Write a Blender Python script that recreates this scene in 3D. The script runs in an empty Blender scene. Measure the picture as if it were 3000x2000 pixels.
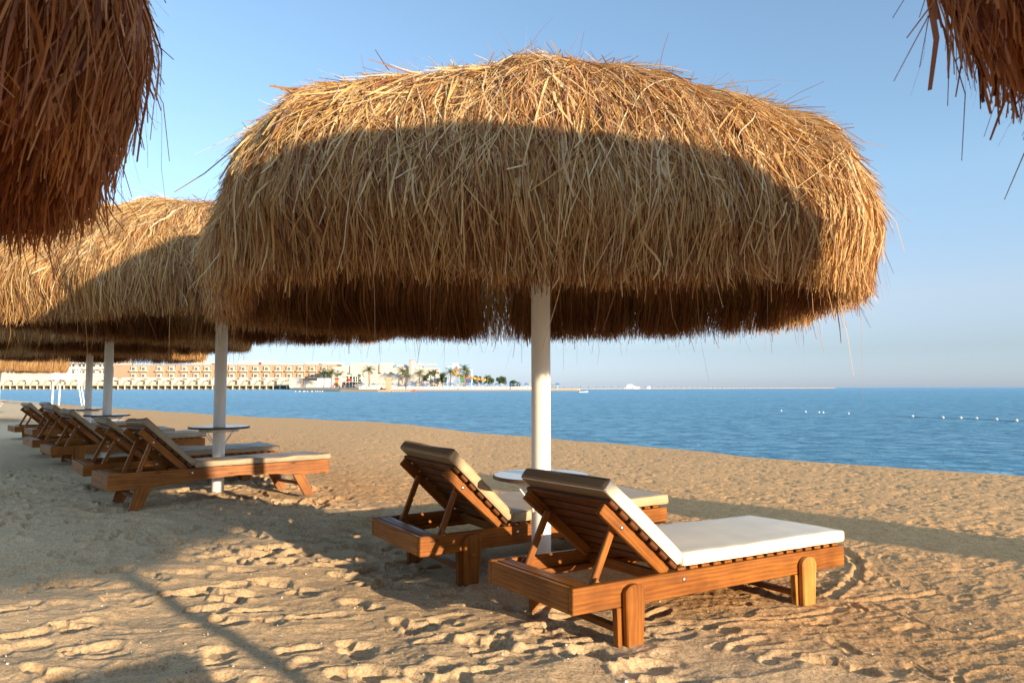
import bpy, math, random
import numpy as np
from mathutils import Vector, Matrix, Euler

# ------------------------------------------------------------------ camera, sky, sun, exposure
sc = bpy.context.scene
COL = sc.collection
CAM_H = 1.3
PITCH = math.atan(134 / 2080)
cam_d = bpy.data.cameras.new('camera'); cam = bpy.data.objects.new('camera', cam_d); COL.objects.link(cam)
cam.location = (0, 0, CAM_H); cam.rotation_euler = (math.pi / 2 + PITCH, 0, 0)
cam_d.sensor_width = 36; cam_d.lens = 24.96; cam_d.clip_start = 0.05; cam_d.clip_end = 60000
cam_d.dof.use_dof = True; cam_d.dof.focus_distance = 5.0; cam_d.dof.aperture_fstop = 13
sc.camera = cam

SUN_EL, SUN_AZ = math.radians(10.5), math.radians(-43.2)      # azimuth measured from +X
sdir = Vector((math.cos(SUN_EL) * math.cos(SUN_AZ), math.cos(SUN_EL) * math.sin(SUN_AZ), math.sin(SUN_EL)))
W = bpy.data.worlds.new('World'); sc.world = W; W.use_nodes = True
wn = W.node_tree.nodes; wl = W.node_tree.links
bg = wn['Background']; sky = wn.new('ShaderNodeTexSky'); sky.sky_type = 'NISHITA'; sky.sun_disc = False
sky.sun_elevation = SUN_EL; sky.sun_rotation = math.atan2(sdir.x, sdir.y)
sky.air_density = 1.0; sky.dust_density = 0.3; sky.ozone_density = 2.0; sky.altitude = 0
# sky tint by height: cooler horizon, overhead boost added to fill the shade
_tc = wn.new('ShaderNodeTexCoord'); _sx = wn.new('ShaderNodeSeparateXYZ'); _rp = wn.new('ShaderNodeValToRGB'); _mx = wn.new('ShaderNodeMix'); _mx.data_type = 'RGBA'; _mx.blend_type = 'MULTIPLY'
wl.new(_tc.outputs['Generated'], _sx.inputs[0]); wl.new(_sx.outputs[2], _rp.inputs[0]); _mx.inputs[0].default_value = 1
_e = _rp.color_ramp.elements
for _ in range(4): _e.new(.5)
for _k, (_p, _c) in zip(_e, ((0.0, (.26, .36, .79)), (.05, (.30, .33, .51)), (.115, (.50, .44, .51)), (.26, (.64, .62, .62)), (.50, (.70, .68, .66)), (.80, (2.7, 2.25, 1.8)))): _k.position = _p; _k.color = (*_c, 1)
_sc = wn.new('ShaderNodeVectorMath'); _sc.operation = 'SCALE'; _sc.inputs['Scale'].default_value = 1.65
wl.new(sky.outputs[0], _mx.inputs[6]); wl.new(_rp.outputs[0], _mx.inputs[7]); wl.new(_mx.outputs[2], _sc.inputs[0]); wl.new(_sc.outputs[0], bg.inputs[0]); bg.inputs[1].default_value = 0.15
sun_d = bpy.data.lights.new('sun', 'SUN'); sun = bpy.data.objects.new('sun', sun_d); COL.objects.link(sun)
sun_d.energy = 4.7; sun_d.angle = math.radians(0.7); sun_d.color = (1.0, 0.79, 0.54)
sun.rotation_euler = (-sdir).to_track_quat('-Z', 'Y').to_euler(); sun.location = (20, -20, 15)
sc.view_settings.view_transform = 'Standard'; sc.view_settings.look = 'None'
sc.view_settings.exposure = 0.98; sc.view_settings.gamma = 1.0
try:
    sc.cycles.max_bounces = 6; sc.cycles.transparent_max_bounces = 4; sc.cycles.use_denoising = True
except Exception:
    pass

# ------------------------------------------------------------------ helpers
rng = np.random.default_rng(7)
random.seed(5)

def tag(o, label=None, cat=None, group=None, kind=None):
    if label: o['label'] = label
    if cat: o['category'] = cat
    if group: o['group'] = group
    if kind: o['kind'] = kind
    return o

def empty(name, loc, label, cat, group=None):
    o = bpy.data.objects.new(name, None); COL.objects.link(o); o.location = loc
    o.empty_display_size = 0.2
    return tag(o, label, cat, group)

def mat(name, color=(.5, .5, .5), rough=.6, spec=.5, metal=0.0):
    m = bpy.data.materials.new(name); m.use_nodes = True
    b = m.node_tree.nodes['Principled BSDF']
    b.inputs['Base Color'].default_value = (*color, 1); b.inputs['Roughness'].default_value = rough
    b.inputs['Specular IOR Level'].default_value = spec; b.inputs['Metallic'].default_value = metal
    return m

class NT:
    """tiny node helper"""
    def __init__(s, m): s.t = m.node_tree; s.n = s.t.nodes; s.b = s.n['Principled BSDF']
    def new(s, ty, **k):
        n = s.n.new(ty)
        for a, v in k.items():
            if a.startswith('i_'): n.inputs[a[2:].replace('_', ' ')].default_value = v
            else: setattr(n, a, v)
        return n
    def link(s, a, b): s.t.links.new(a, b)
    def ramp(s, fac, stops):
        r = s.n.new('ShaderNodeValToRGB'); e = r.color_ramp.elements
        while len(e) < len(stops): e.new(0.5)
        for k, (p, c) in zip(e, stops): k.position = p; k.color = (*c, 1)
        s.link(fac, r.inputs[0]); return r.outputs[0]
    def noise(s, vec, scale, detail=4, rough=.55, dist=0):
        n = s.new('ShaderNodeTexNoise'); n.inputs['Scale'].default_value = scale
        n.inputs['Detail'].default_value = detail; n.inputs['Roughness'].default_value = rough
        n.inputs['Distortion'].default_value = dist
        if vec is not None: s.link(vec, n.inputs['Vector'])
        return n.outputs[0]
    def mapping(s, vec, scale=(1, 1, 1), rot=(0, 0, 0)):
        n = s.new('ShaderNodeMapping'); n.inputs['Scale'].default_value = scale; n.inputs['Rotation'].default_value = rot
        s.link(vec, n.inputs['Vector']); return n.outputs[0]
    def mix(s, fac, a, b, mode='MIX'):
        n = s.new('ShaderNodeMix', data_type='RGBA', blend_type=mode)
        for v, i in ((fac, 0), (a, 6), (b, 7)):
            if isinstance(v, (int, float)): n.inputs[i].default_value = v
            elif isinstance(v, tuple): n.inputs[i].default_value = (*v, 1)
            else: s.link(v, n.inputs[i])
        return n.outputs[2]
    def math(s, op, a, b=0.0, c=None):
        n = s.new('ShaderNodeMath', operation=op)
        for i, v in enumerate((a, b) if c is None else (a, b, c)):
            if isinstance(v, (int, float)): n.inputs[i].default_value = v
            else: s.link(v, n.inputs[i])
        return n.outputs[0]
    def bump(s, h, strength=.3, dist=.01, normal=None):
        n = s.new('ShaderNodeBump'); n.inputs['Strength'].default_value = strength; n.inputs['Distance'].default_value = dist
        s.link(h, n.inputs['Height'])
        if normal is not None: s.link(normal, n.inputs['Normal'])
        return n.outputs[0]

def raw_mesh(name, V, F, m=None, parent=None, smooth=False, attrs=None, fsize=None):
    """V (n,3) array, F (k,fsize) int array or list of tuples"""
    me = bpy.data.meshes.new(name)
    if isinstance(F, np.ndarray):
        k, fs = F.shape
        me.vertices.add(len(V)); me.vertices.foreach_set('co', np.asarray(V, dtype=np.float32).ravel())
        me.loops.add(k * fs); me.loops.foreach_set('vertex_index', F.astype(np.int32).ravel())
        me.polygons.add(k); me.polygons.foreach_set('loop_start', np.arange(0, k * fs, fs, dtype=np.int32))
        me.polygons.foreach_set('loop_total', np.full(k, fs, dtype=np.int32))
        me.update(calc_edges=True)
    else:
        me.from_pydata([tuple(v) for v in V], [], F); me.update()
    if smooth: me.polygons.foreach_set('use_smooth', np.ones(len(me.polygons), dtype=bool))
    for an, (ty, data) in (attrs or {}).items():
        a = me.attributes.new(an, ty, 'POINT')
        a.data.foreach_set('vector' if ty == 'FLOAT_VECTOR' else 'value', np.asarray(data, dtype=np.float32).ravel())
    if m: me.materials.append(m)
    o = bpy.data.objects.new(name, me); COL.objects.link(o)
    if parent: o.parent = parent
    return o

class MB:
    def __init__(s): s.v = []; s.f = []; s.g = []; s.mi = []; s.cur = 0
    def add(s, vs, fs, grain=None):
        o = len(s.v); s.v += [tuple(v) for v in vs]; s.f += [tuple(i + o for i in f) for f in fs]
        s.g += grain if grain else [tuple(v) for v in vs]; s.mi += [s.cur] * len(fs)
    def box(s, c, size, R=None, bev=.004):
        """chamfered oriented box"""
        hx, hy, hz = [d / 2 for d in size]; b = min(bev, hx * .45, hy * .45, hz * .45)
        vs = []; idx = {}
        for sx in (-1, 1):
            for sy in (-1, 1):
                for sz in (-1, 1):
                    for ax, p in enumerate(((sx * hx, sy * (hy - b), sz * (hz - b)), (sx * (hx - b), sy * hy, sz * (hz - b)), (sx * (hx - b), sy * (hy - b), sz * hz))):
                        idx[(sx, sy, sz, ax)] = len(vs); vs.append(Vector(p))
        I = idx; fs = []
        for sg in (-1, 1):
            q = [(sg, -1, -1), (sg, 1, -1), (sg, 1, 1), (sg, -1, 1)]; fs.append([I[(*k, 0)] for k in (q if sg > 0 else q[::-1])])
            q = [(-1, sg, -1), (-1, sg, 1), (1, sg, 1), (1, sg, -1)]; fs.append([I[(*k, 1)] for k in (q if sg > 0 else q[::-1])])
            q = [(-1, -1, sg), (1, -1, sg), (1, 1, sg), (-1, 1, sg)]; fs.append([I[(*k, 2)] for k in (q if sg > 0 else q[::-1])])
        def orient(f):
            n = (vs[f[1]] - vs[f[0]]).cross(vs[f[2]] - vs[f[0]]); cc = sum((vs[i] for i in f), Vector()) / len(f)
            return f if n.dot(cc) > 0 else f[::-1]
        for a in (-1, 1):
            for c2 in (-1, 1):
                fs.append(orient([I[(a, c2, -1, 0)], I[(a, c2, -1, 1)], I[(a, c2, 1, 1)], I[(a, c2, 1, 0)]]))
                fs.append(orient([I[(a, -1, c2, 0)], I[(a, -1, c2, 2)], I[(a, 1, c2, 2)], I[(a, 1, c2, 0)]]))
                fs.append(orient([I[(-1, a, c2, 1)], I[(-1, a, c2, 2)], I[(1, a, c2, 2)], I[(1, a, c2, 1)]]))
        for sx in (-1, 1):
            for sy in (-1, 1):
                for sz in (-1, 1): fs.append(orient([I[(sx, sy, sz, k)] for k in range(3)]))
        R = R or Matrix.Identity(3); c = Vector(c)
        ax = sorted(range(3), key=lambda k: -size[k]); off = Vector((random.uniform(0, 20), random.uniform(0, 20), random.uniform(0, 20)))
        g = [tuple(off + Vector((v[ax[0]], v[ax[1]], v[ax[2]]))) for v in vs]
        s.add([c + R @ v for v in vs], fs, g)
    def prism(s, pts, y0, y1, plane='xz', gdir=(1, 0, 0), bev=.003):
        """closed outline in a plane, extruded; gdir = grain direction"""
        n = len(pts); P = [Vector(p) for p in pts]; cc = sum(P, Vector((0, 0))) / n
        ins = [p + (cc - p).normalized() * bev * 1.3 for p in P]
        rings = [(ins, y0), (P, y0 + bev), (P, y1 - bev), (ins, y1)]
        def m3(p, y): return Vector((p[0], y, p[1])) if plane == 'xz' else (Vector((p[0], p[1], y)) if plane == 'xy' else Vector((y, p[0], p[1])))
        vs = [m3(p, y) for r, y in rings for p in r]; fs = []
        for k in range(3):
            for i in range(n):
                j = (i + 1) % n; fs.append([k * n + i, k * n + j, (k + 1) * n + j, (k + 1) * n + i])
        fs.append(list(range(n))[::-1]); fs.append([3 * n + i for i in range(n)])
        gd = Vector(gdir); off = Vector((random.uniform(0, 20), random.uniform(0, 20), random.uniform(0, 20)))
        g1 = gd.orthogonal().normalized(); g2 = gd.cross(g1)
        s.add(vs, fs, [tuple(off + Vector((v.dot(gd), v.dot(g1), v.dot(g2)))) for v in vs])
    def tube(s, p0, p1, r0, r1=None, n=10, caps=True):
        r1 = r0 if r1 is None else r1; p0 = Vector(p0); p1 = Vector(p1); d = (p1 - p0).normalized()
        a = d.orthogonal().normalized(); b = d.cross(a); vs = []
        for p, r in ((p0, r0), (p1, r1)):
            for i in range(n):
                t = 2 * math.pi * i / n; vs.append(p + (a * math.cos(t) + b * math.sin(t)) * r)
        fs = [[i, (i + 1) % n, n + (i + 1) % n, n + i] for i in range(n)]
        if caps: fs += [list(range(n))[::-1], [n + i for i in range(n)]]
        s.add(vs, fs)
    def path(s, pts, r, n=6):
        for a, b in zip(pts[:-1], pts[1:]): s.tube(a, b, r, r, n)
    def lathe(s, prof, c=(0, 0, 0), n=32):
        c = Vector(c); vs = []; k = len(prof)
        for i in range(n):
            t = 2 * math.pi * i / n
            for r, z in prof: vs.append(c + Vector((r * math.cos(t), r * math.sin(t), z)))
        fs = [[i * k + j, ((i + 1) % n) * k + j, ((i + 1) % n) * k + j + 1, i * k + j + 1] for i in range(n) for j in range(k - 1)]
        s.add(vs, fs)
    def ball(s, c, r, sc3=(1, 1, 1), n=10):
        c = Vector(c); vs = []; fs = []; m = n // 2
        for j in range(m + 1):
            p = math.pi * j / m
            for i in range(n):
                t = 2 * math.pi * i / n
                vs.append(c + Vector((r * sc3[0] * math.sin(p) * math.cos(t), r * sc3[1] * math.sin(p) * math.sin(t), r * sc3[2] * math.cos(p))))
        for j in range(m):
            for i in range(n): fs.append([j * n + i, (j + 1) * n + i, (j + 1) * n + (i + 1) % n, j * n + (i + 1) % n])
        s.add(vs, fs)
    def build(s, name, m, parent=None, smooth=False, loc=None):
        me = bpy.data.meshes.new(name); me.from_pydata(s.v, [], s.f)
        ms = m if isinstance(m, (list, tuple)) else [m]
        for k in ms: me.materials.append(k)
        if len(ms) > 1: me.polygons.foreach_set('material_index', s.mi)
        me.update()
        a = me.attributes.new('grain', 'FLOAT_VECTOR', 'POINT'); a.data.foreach_set('vector', np.array(s.g, dtype=np.float32).ravel())
        if smooth: me.polygons.foreach_set('use_smooth', [True] * len(me.polygons))
        o = bpy.data.objects.new(name, me); COL.objects.link(o)
        if parent: o.parent = parent
        if loc: o.location = loc
        return o

# value noise on numpy arrays
def vnoise(x, y, scale, seed, octaves=4, gain=.5):
    r = np.random.default_rng(seed); out = np.zeros_like(x); amp = 1.0
    for k in range(octaves):
        G = r.uniform(-1, 1, (256, 256)); u = x * scale + 37.1 * k; v = y * scale + 91.7 * k
        iu = np.floor(u).astype(int); iv = np.floor(v).astype(int); fu = u - iu; fv = v - iv
        fu = fu * fu * (3 - 2 * fu); fv = fv * fv * (3 - 2 * fv)
        a = G[iu & 255, iv & 255]; b = G[(iu + 1) & 255, iv & 255]; c = G[iu & 255, (iv + 1) & 255]; d = G[(iu + 1) & 255, (iv + 1) & 255]
        out += amp * ((a * (1 - fu) + b * fu) * (1 - fv) + (c * (1 - fu) + d * fu) * fv); amp *= gain; scale *= 2.03
    return out
def sstep(a, b, x): t = np.clip((x - a) / (b - a), 0, 1); return t * t * (3 - 2 * t)

def nth(k):
    return {1: 'first', 2: 'second', 3: 'third'}.get(k) or str(k) + ('st' if k % 10 == 1 and k % 100 != 11 else 'nd' if k % 10 == 2 and k % 100 != 12 else 'rd' if k % 10 == 3 and k % 100 != 13 else 'th')

# ------------------------------------------------------------------ materials
def straw_material(name):
    m = mat(name, rough=.55, spec=.25); n = NT(m)
    a = n.new('ShaderNodeAttribute', attribute_name='tint')
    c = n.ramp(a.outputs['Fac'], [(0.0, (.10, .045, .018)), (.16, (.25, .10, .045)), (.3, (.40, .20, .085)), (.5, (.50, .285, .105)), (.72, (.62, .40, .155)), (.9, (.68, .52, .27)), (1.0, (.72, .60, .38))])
    oi = n.new('ShaderNodeObjectInfo'); c = n.mix(1.0, c, oi.outputs['Color'], 'MULTIPLY')
    n.link(c, n.b.inputs['Base Color'])
    tr = n.new('ShaderNodeBsdfTranslucent'); sat = n.mix(1.0, c, (1.0, .74, .42), 'MULTIPLY'); n.link(sat, tr.inputs[0])
    mx = n.new('ShaderNodeMixShader'); mx.inputs[0].default_value = .22
    out = n.n['Material Output']; n.link(n.b.outputs[0], mx.inputs[1]); n.link(tr.outputs[0], mx.inputs[2]); n.link(mx.outputs[0], out.inputs[0])
    return m

def wood_material(name, light, dark, rough=.42):
    m = mat(name, rough=rough, spec=.25); n = NT(m)
    a = n.new('ShaderNodeAttribute', attribute_name='grain').outputs['Vector']
    v1 = n.mapping(a, (1.6, 26, 26)); g1 = n.noise(v1, 1.0, 5, .6, 1.2)
    v2 = n.mapping(a, (.9, 7, 7)); g2 = n.noise(v2, 1.3, 3, .5, 2.2)
    w = n.new('ShaderNodeTexWave', wave_type='BANDS', bands_direction='Y'); w.inputs['Scale'].default_value = 9; w.inputs['Distortion'].default_value = 9
    w.inputs['Detail'].default_value = 2; w.inputs['Detail Scale'].default_value = .6; n.link(n.mapping(a, (.35, 1.6, 1.6)), w.inputs['Vector'])
    f = n.math('ADD', n.math('MULTIPLY', g1, .55), n.math('MULTIPLY', g2, .25)); f = n.math('ADD', f, n.math('MULTIPLY', w.outputs[1], .12)); f = n.math('ADD', f, .03)
    mid = tuple((x + y) / 2 for x, y in zip(light, dark))
    c = n.ramp(f, [(.22, dark), (.45, mid), (.66, light), (.8, tuple(min(1, x * 1.22) for x in light))])
    vo = n.new('ShaderNodeTexVoronoi', feature='F1'); vo.inputs['Scale'].default_value = 1.0; n.link(n.mapping(a, (3.0, 9, 9)), vo.inputs['Vector'])
    kn = n.ramp(vo.outputs['Distance'], [(.05, (1, 1, 1)), (.14, (0, 0, 0))])
    c = n.mix(n.math('MULTIPLY', kn, .8), c, tuple(x * .35 for x in dark))
    blot = n.noise(a, 4.0, 4, .6); c = n.mix(n.ramp(blot, [(.3, (.55, .55, .55)), (.75, (0, 0, 0))]), c, dark, 'MULTIPLY')
    n.link(c, n.b.inputs['Base Color'])
    n.link(n.ramp(g1, [(.3, (.55,) * 3), (.8, (.33,) * 3)]), n.b.inputs['Roughness'])
    n.link(n.bump(g1, .35, .002), n.b.inputs['Normal'])
    return m

def cloth_material(name, color, stain=.25):
    m = mat(name, color, .5, .4); n = NT(m); tc = n.new('ShaderNodeTexCoord').outputs['Object']
    s1 = n.noise(tc, 3.2, 5, .6, .6); s2 = n.noise(tc, 90, 2)
    c = n.mix(n.math('MULTIPLY', n.ramp(s1, [(.35, (0, 0, 0)), (.75, (1, 1, 1))]), stain), color, tuple(x * .72 for x in color))
    n.link(c, n.b.inputs['Base Color'])
    n.link(n.bump(s2, .15, .001, n.bump(n.noise(n.mapping(tc, (2, 9, 4)), 1.2, 3, .5, 1.0), .3, .006)), n.b.inputs['Normal'])
    return m

M_straw = straw_material('straw')
M_wood = wood_material('varnished_pine', (.47, .170, .025), (.14, .041, .007))
M_wood_pale = wood_material('worn_pine', (.62, .33, .085), (.42, .17, .032))
M_wood_dark = wood_material('dark_pine', (.30, .105, .028), (.13, .04, .011))
M_wood_slat = wood_material('dark_slat', (.20, .068, .018), (.09, .028, .008))  # slats darker than the frame wood
M_cush_white = cloth_material('cream_vinyl', (.76, .665, .515), .22)
M_cush_beige = cloth_material('beige_vinyl', (.45, .34, .20), .3)
M_cush_tan = cloth_material('tan_vinyl', (.36, .27, .17), .3)
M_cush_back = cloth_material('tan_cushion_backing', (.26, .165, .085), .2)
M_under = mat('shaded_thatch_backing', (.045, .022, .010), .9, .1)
M_steel = mat('bolt_steel', (.75, .74, .72), .25, .5, 1.0)

M_pole = mat('white_painted_steel', (.80, .78, .74), .38, .5); n = NT(M_pole)
tc = n.new('ShaderNodeTexCoord').outputs['Object']
n.link(n.mix(n.ramp(n.noise(n.mapping(tc, (6, 6, 1.2)), 2.0, 5), [(.45, (0,) * 3), (.8, (.5,) * 3)]), (.80, .78, .74), (.62, .58, .50)), n.b.inputs['Base Color'])
n.link(n.bump(n.noise(tc, 55, 3), .25, .003), n.b.inputs['Normal'])
M_tabletop = mat('white_laminate', (.62, .63, .63), .22, .5); n = NT(M_tabletop)
tc = n.new('ShaderNodeTexCoord').outputs['Object']
n.link(n.mix(n.ramp(n.noise(tc, 9, 5), [(.4, (0,) * 3), (.8, (1,) * 3)]), (.66, .67, .67), (.50, .49, .46)), n.b.inputs['Base Color'])
M_tabledge = mat('table_edge_brown', (.11, .065, .04), .5)

M_sand = mat('sand', rough=.95, spec=.08); n = NT(M_sand)
geo = n.new('ShaderNodeNewGeometry').outputs['Position']
big = n.noise(geo, .35, 4, .5); fine = n.noise(geo, 75, 4, .75); mid = n.noise(geo, 14, 5, .65)
reg = n.new('ShaderNodeAttribute', attribute_name='coarse').outputs['Fac']
cL = n.ramp(big, [(.3, (.56, .395, .23)), (.7, (.63, .455, .275))]); cR = n.ramp(mid, [(.3, (.47, .265, .118)), (.7, (.60, .36, .17))])
c = n.mix(reg, cL, cR)
gr = n.ramp(fine, [(.3, (.5,) * 3), (.5, (.98,) * 3), (.72, (1.3,) * 3)])
c = n.mix(1.0, c, gr, 'MULTIPLY')
vo = n.new('ShaderNodeTexVoronoi'); vo.inputs['Scale'].default_value = 46; n.link(geo, vo.inputs['Vector'])
sp = n.ramp(vo.outputs['Distance'], [(.06, (1,) * 3), (.10, (0,) * 3)]); c = n.mix(n.math('MULTIPLY', sp, .35), c, (.78, .68, .52))
n.link(c, n.b.inputs['Base Color'])
b0 = n.bump(n.noise(n.mapping(geo, (.8, 1.1, 1)), 9, 5, .7), .42, .025); b1 = n.bump(n.noise(n.mapping(geo, (.7, 1.2, 1)), 26, 6, .75), .8, .022, b0); b2 = n.bump(fine, .85, .006, b1); n.link(b2, n.b.inputs['Normal'])

M_sea = mat('sea_water', (.012, .085, .16), .09, .5); n = NT(M_sea)
geo = n.new('ShaderNodeNewGeometry').outputs['Position']
va = n.mapping(geo, (1.0, 1.0, 1), (0, 0, math.radians(14)))
w1 = n.noise(n.mapping(va, (.8, 1.15, 1)), 1.9, 6, .66, .6); w2 = n.noise(n.mapping(va, (.8, 1.2, 1)), 7.5, 4, .65, .4); w3 = n.noise(n.mapping(va, (.35, 1.2, 1)), .07, 4, .55)
nb = n.bump(w2, .8, .06, n.bump(w1, 1.0, .45))
df = n.new('ShaderNodeBsdfDiffuse'); gl = n.new('ShaderNodeBsdfGlossy'); gl.inputs['Roughness'].default_value = .22; gl.inputs['Color'].default_value = (.80, .92, 1, 1)
n.link(nb, gl.inputs['Normal']); n.link(nb, df.inputs['Normal'])
lw = n.new('ShaderNodeLayerWeight'); lw.inputs['Blend'].default_value = .5; n.link(nb, lw.inputs['Normal'])
wave = n.ramp(n.math('ADD', n.math('MULTIPLY', w1, .7), n.math('MULTIPLY', w2, .3)), [(.38, (.016, .088, .172)), (.46, (.072, .22, .325)), (.55, (.21, .41, .515))])
n.link(n.mix(n.ramp(w3, [(.35, (0,) * 3), (.7, (.5,) * 3)]), wave, (.085, .26, .37)), df.inputs['Color'])
fac = n.math('MULTIPLY', n.math('POWER', lw.outputs['Facing'], 4.0), .62)
mx = n.new('ShaderNodeMixShader'); n.link(fac, mx.inputs[0]); n.link(df.outputs[0], mx.inputs[1]); n.link(gl.outputs[0], mx.inputs[2]); n.link(mx.outputs[0], n.n['Material Output'].inputs[0])
n.n.remove(n.b)

def plain(name, color, rough=.7, var=.12, sc_=1.5):
    m = mat(name, color, rough, .3); n = NT(m); tc = n.new('ShaderNodeTexCoord').outputs['Object']
    f = n.noise(tc, sc_, 4, .6); n.link(n.mix(f, tuple(c * (1 - var) for c in color), tuple(min(1, c * (1 + var)) for c in color)), n.b.inputs['Base Color'])
    return m
M_white = plain('white_render', (.55, .50, .45)); M_brown = plain('ochre_render', (.40, .27, .175)); M_brown2 = plain('ochre_trim', (.45, .31, .23))
M_cream = plain('cream_render', (.66, .53, .37)); M_glass = mat('window_glass', (.05, .06, .07), .15, .6); M_grey = plain('grey_render', (.36, .33, .30))
M_deck = plain('deck_timber', (.45, .36, .24)); M_dkgreen = plain('dark_green_quay', (.08, .09, .06)); M_paint = plain('white_gloss', (.82, .81, .79), .4, .04)
M_foliage = plain('foliage', (.055, .085, .03), .7, .5, 3.0); M_palm = plain('palm_leaf', (.12, .15, .055), .6, .4, 2.0); M_trunk = plain('palm_bark', (.25, .16, .09))
M_blue = plain('blue_canvas', (.03, .20, .45)); M_strawfar = plain('weathered_thatch', (.52, .39, .24)); M_pillow = plain('navy_cushion', (.03, .08, .25))
M_yellow = plain('yellow_fibreglass', (.75, .42, .04), .35); M_orange = plain('orange_fibreglass', (.66, .25, .09), .35); M_green = plain('green_fibreglass', (.08, .38, .05), .35)
M_red = plain('red_paint', (.50, .04, .03), .4); M_stone = plain('tan_stone', (.48, .34, .20), .9, .3); M_rust = plain('rusty_red', (.42, .10, .04), .7, .3)
M_lblue = plain('pale_blue_panel', (.42, .68, .75)); M_rock = plain('dark_rock', (.13, .08, .06), .9, .4); M_buoy = plain('buoy_plastic', (.72, .66, .55), .5); M_rope = plain('dark_rope', (.05, .05, .05))
M_landsand = plain('far_sand', (.42, .29, .17), .95, .2, .05); M_grass = plain('far_lawn', (.12, .14, .04), .9, .3, .3)

# ------------------------------------------------------------------ ground
def ground_base(x, y):
    return .02 + .12 * sstep(.2, 3.6, -x)

LP = [  # lounger poses: origin, yaw, pitch, roll (degrees)
    ((.285, 3.429, .014), 33.0, 1.5, -1.16), ((-.585, 4.562, .022), 33.8, .3, .92), ((-3.734, 6.626, .165), 39.95, -.04, -2.0),
    ((-4.74, 7.925, .11), 39.5, -.5, .26), ((-6.73, 10.445, .10), 43.2, -.69, -.12), ((-7.85, 11.70, .11), 43.9, 0, .9),
    ((-9.6, 14.3, .13), 44.5, 0, -.1), ((-11.0, 15.8, .10), 45.0, 0, .4)]

SHORE_V = np.array([-60, -20, 2.0, 6.15, 8.0, 10.0, 12.7, 15.5, 21.0, 29.5, 44, 84, 150, 400.])      # (y-x)/sqrt2
SHORE_U = np.array([13.6, 12.8, 12.35, 12.4, 12.75, 13.0, 13.35, 13.3, 13.5, 12.5, 12.3, 13.5, 10, 0.])   # (x+y)/sqrt2

def terrain(x, y, detail=True):
    u = (x + y) / math.sqrt(2); v = (y - x) / math.sqrt(2)
    edge = np.interp(v, SHORE_V, SHORE_U) + .10 * vnoise(v, v * 0, .8, 3, 3)
    z = ground_base(x, y) + .012 * vnoise(x, y, .5, 11, 3)
    z = z - sstep(0, 2.2, u - edge) * .75
    return z, u - edge

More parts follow.
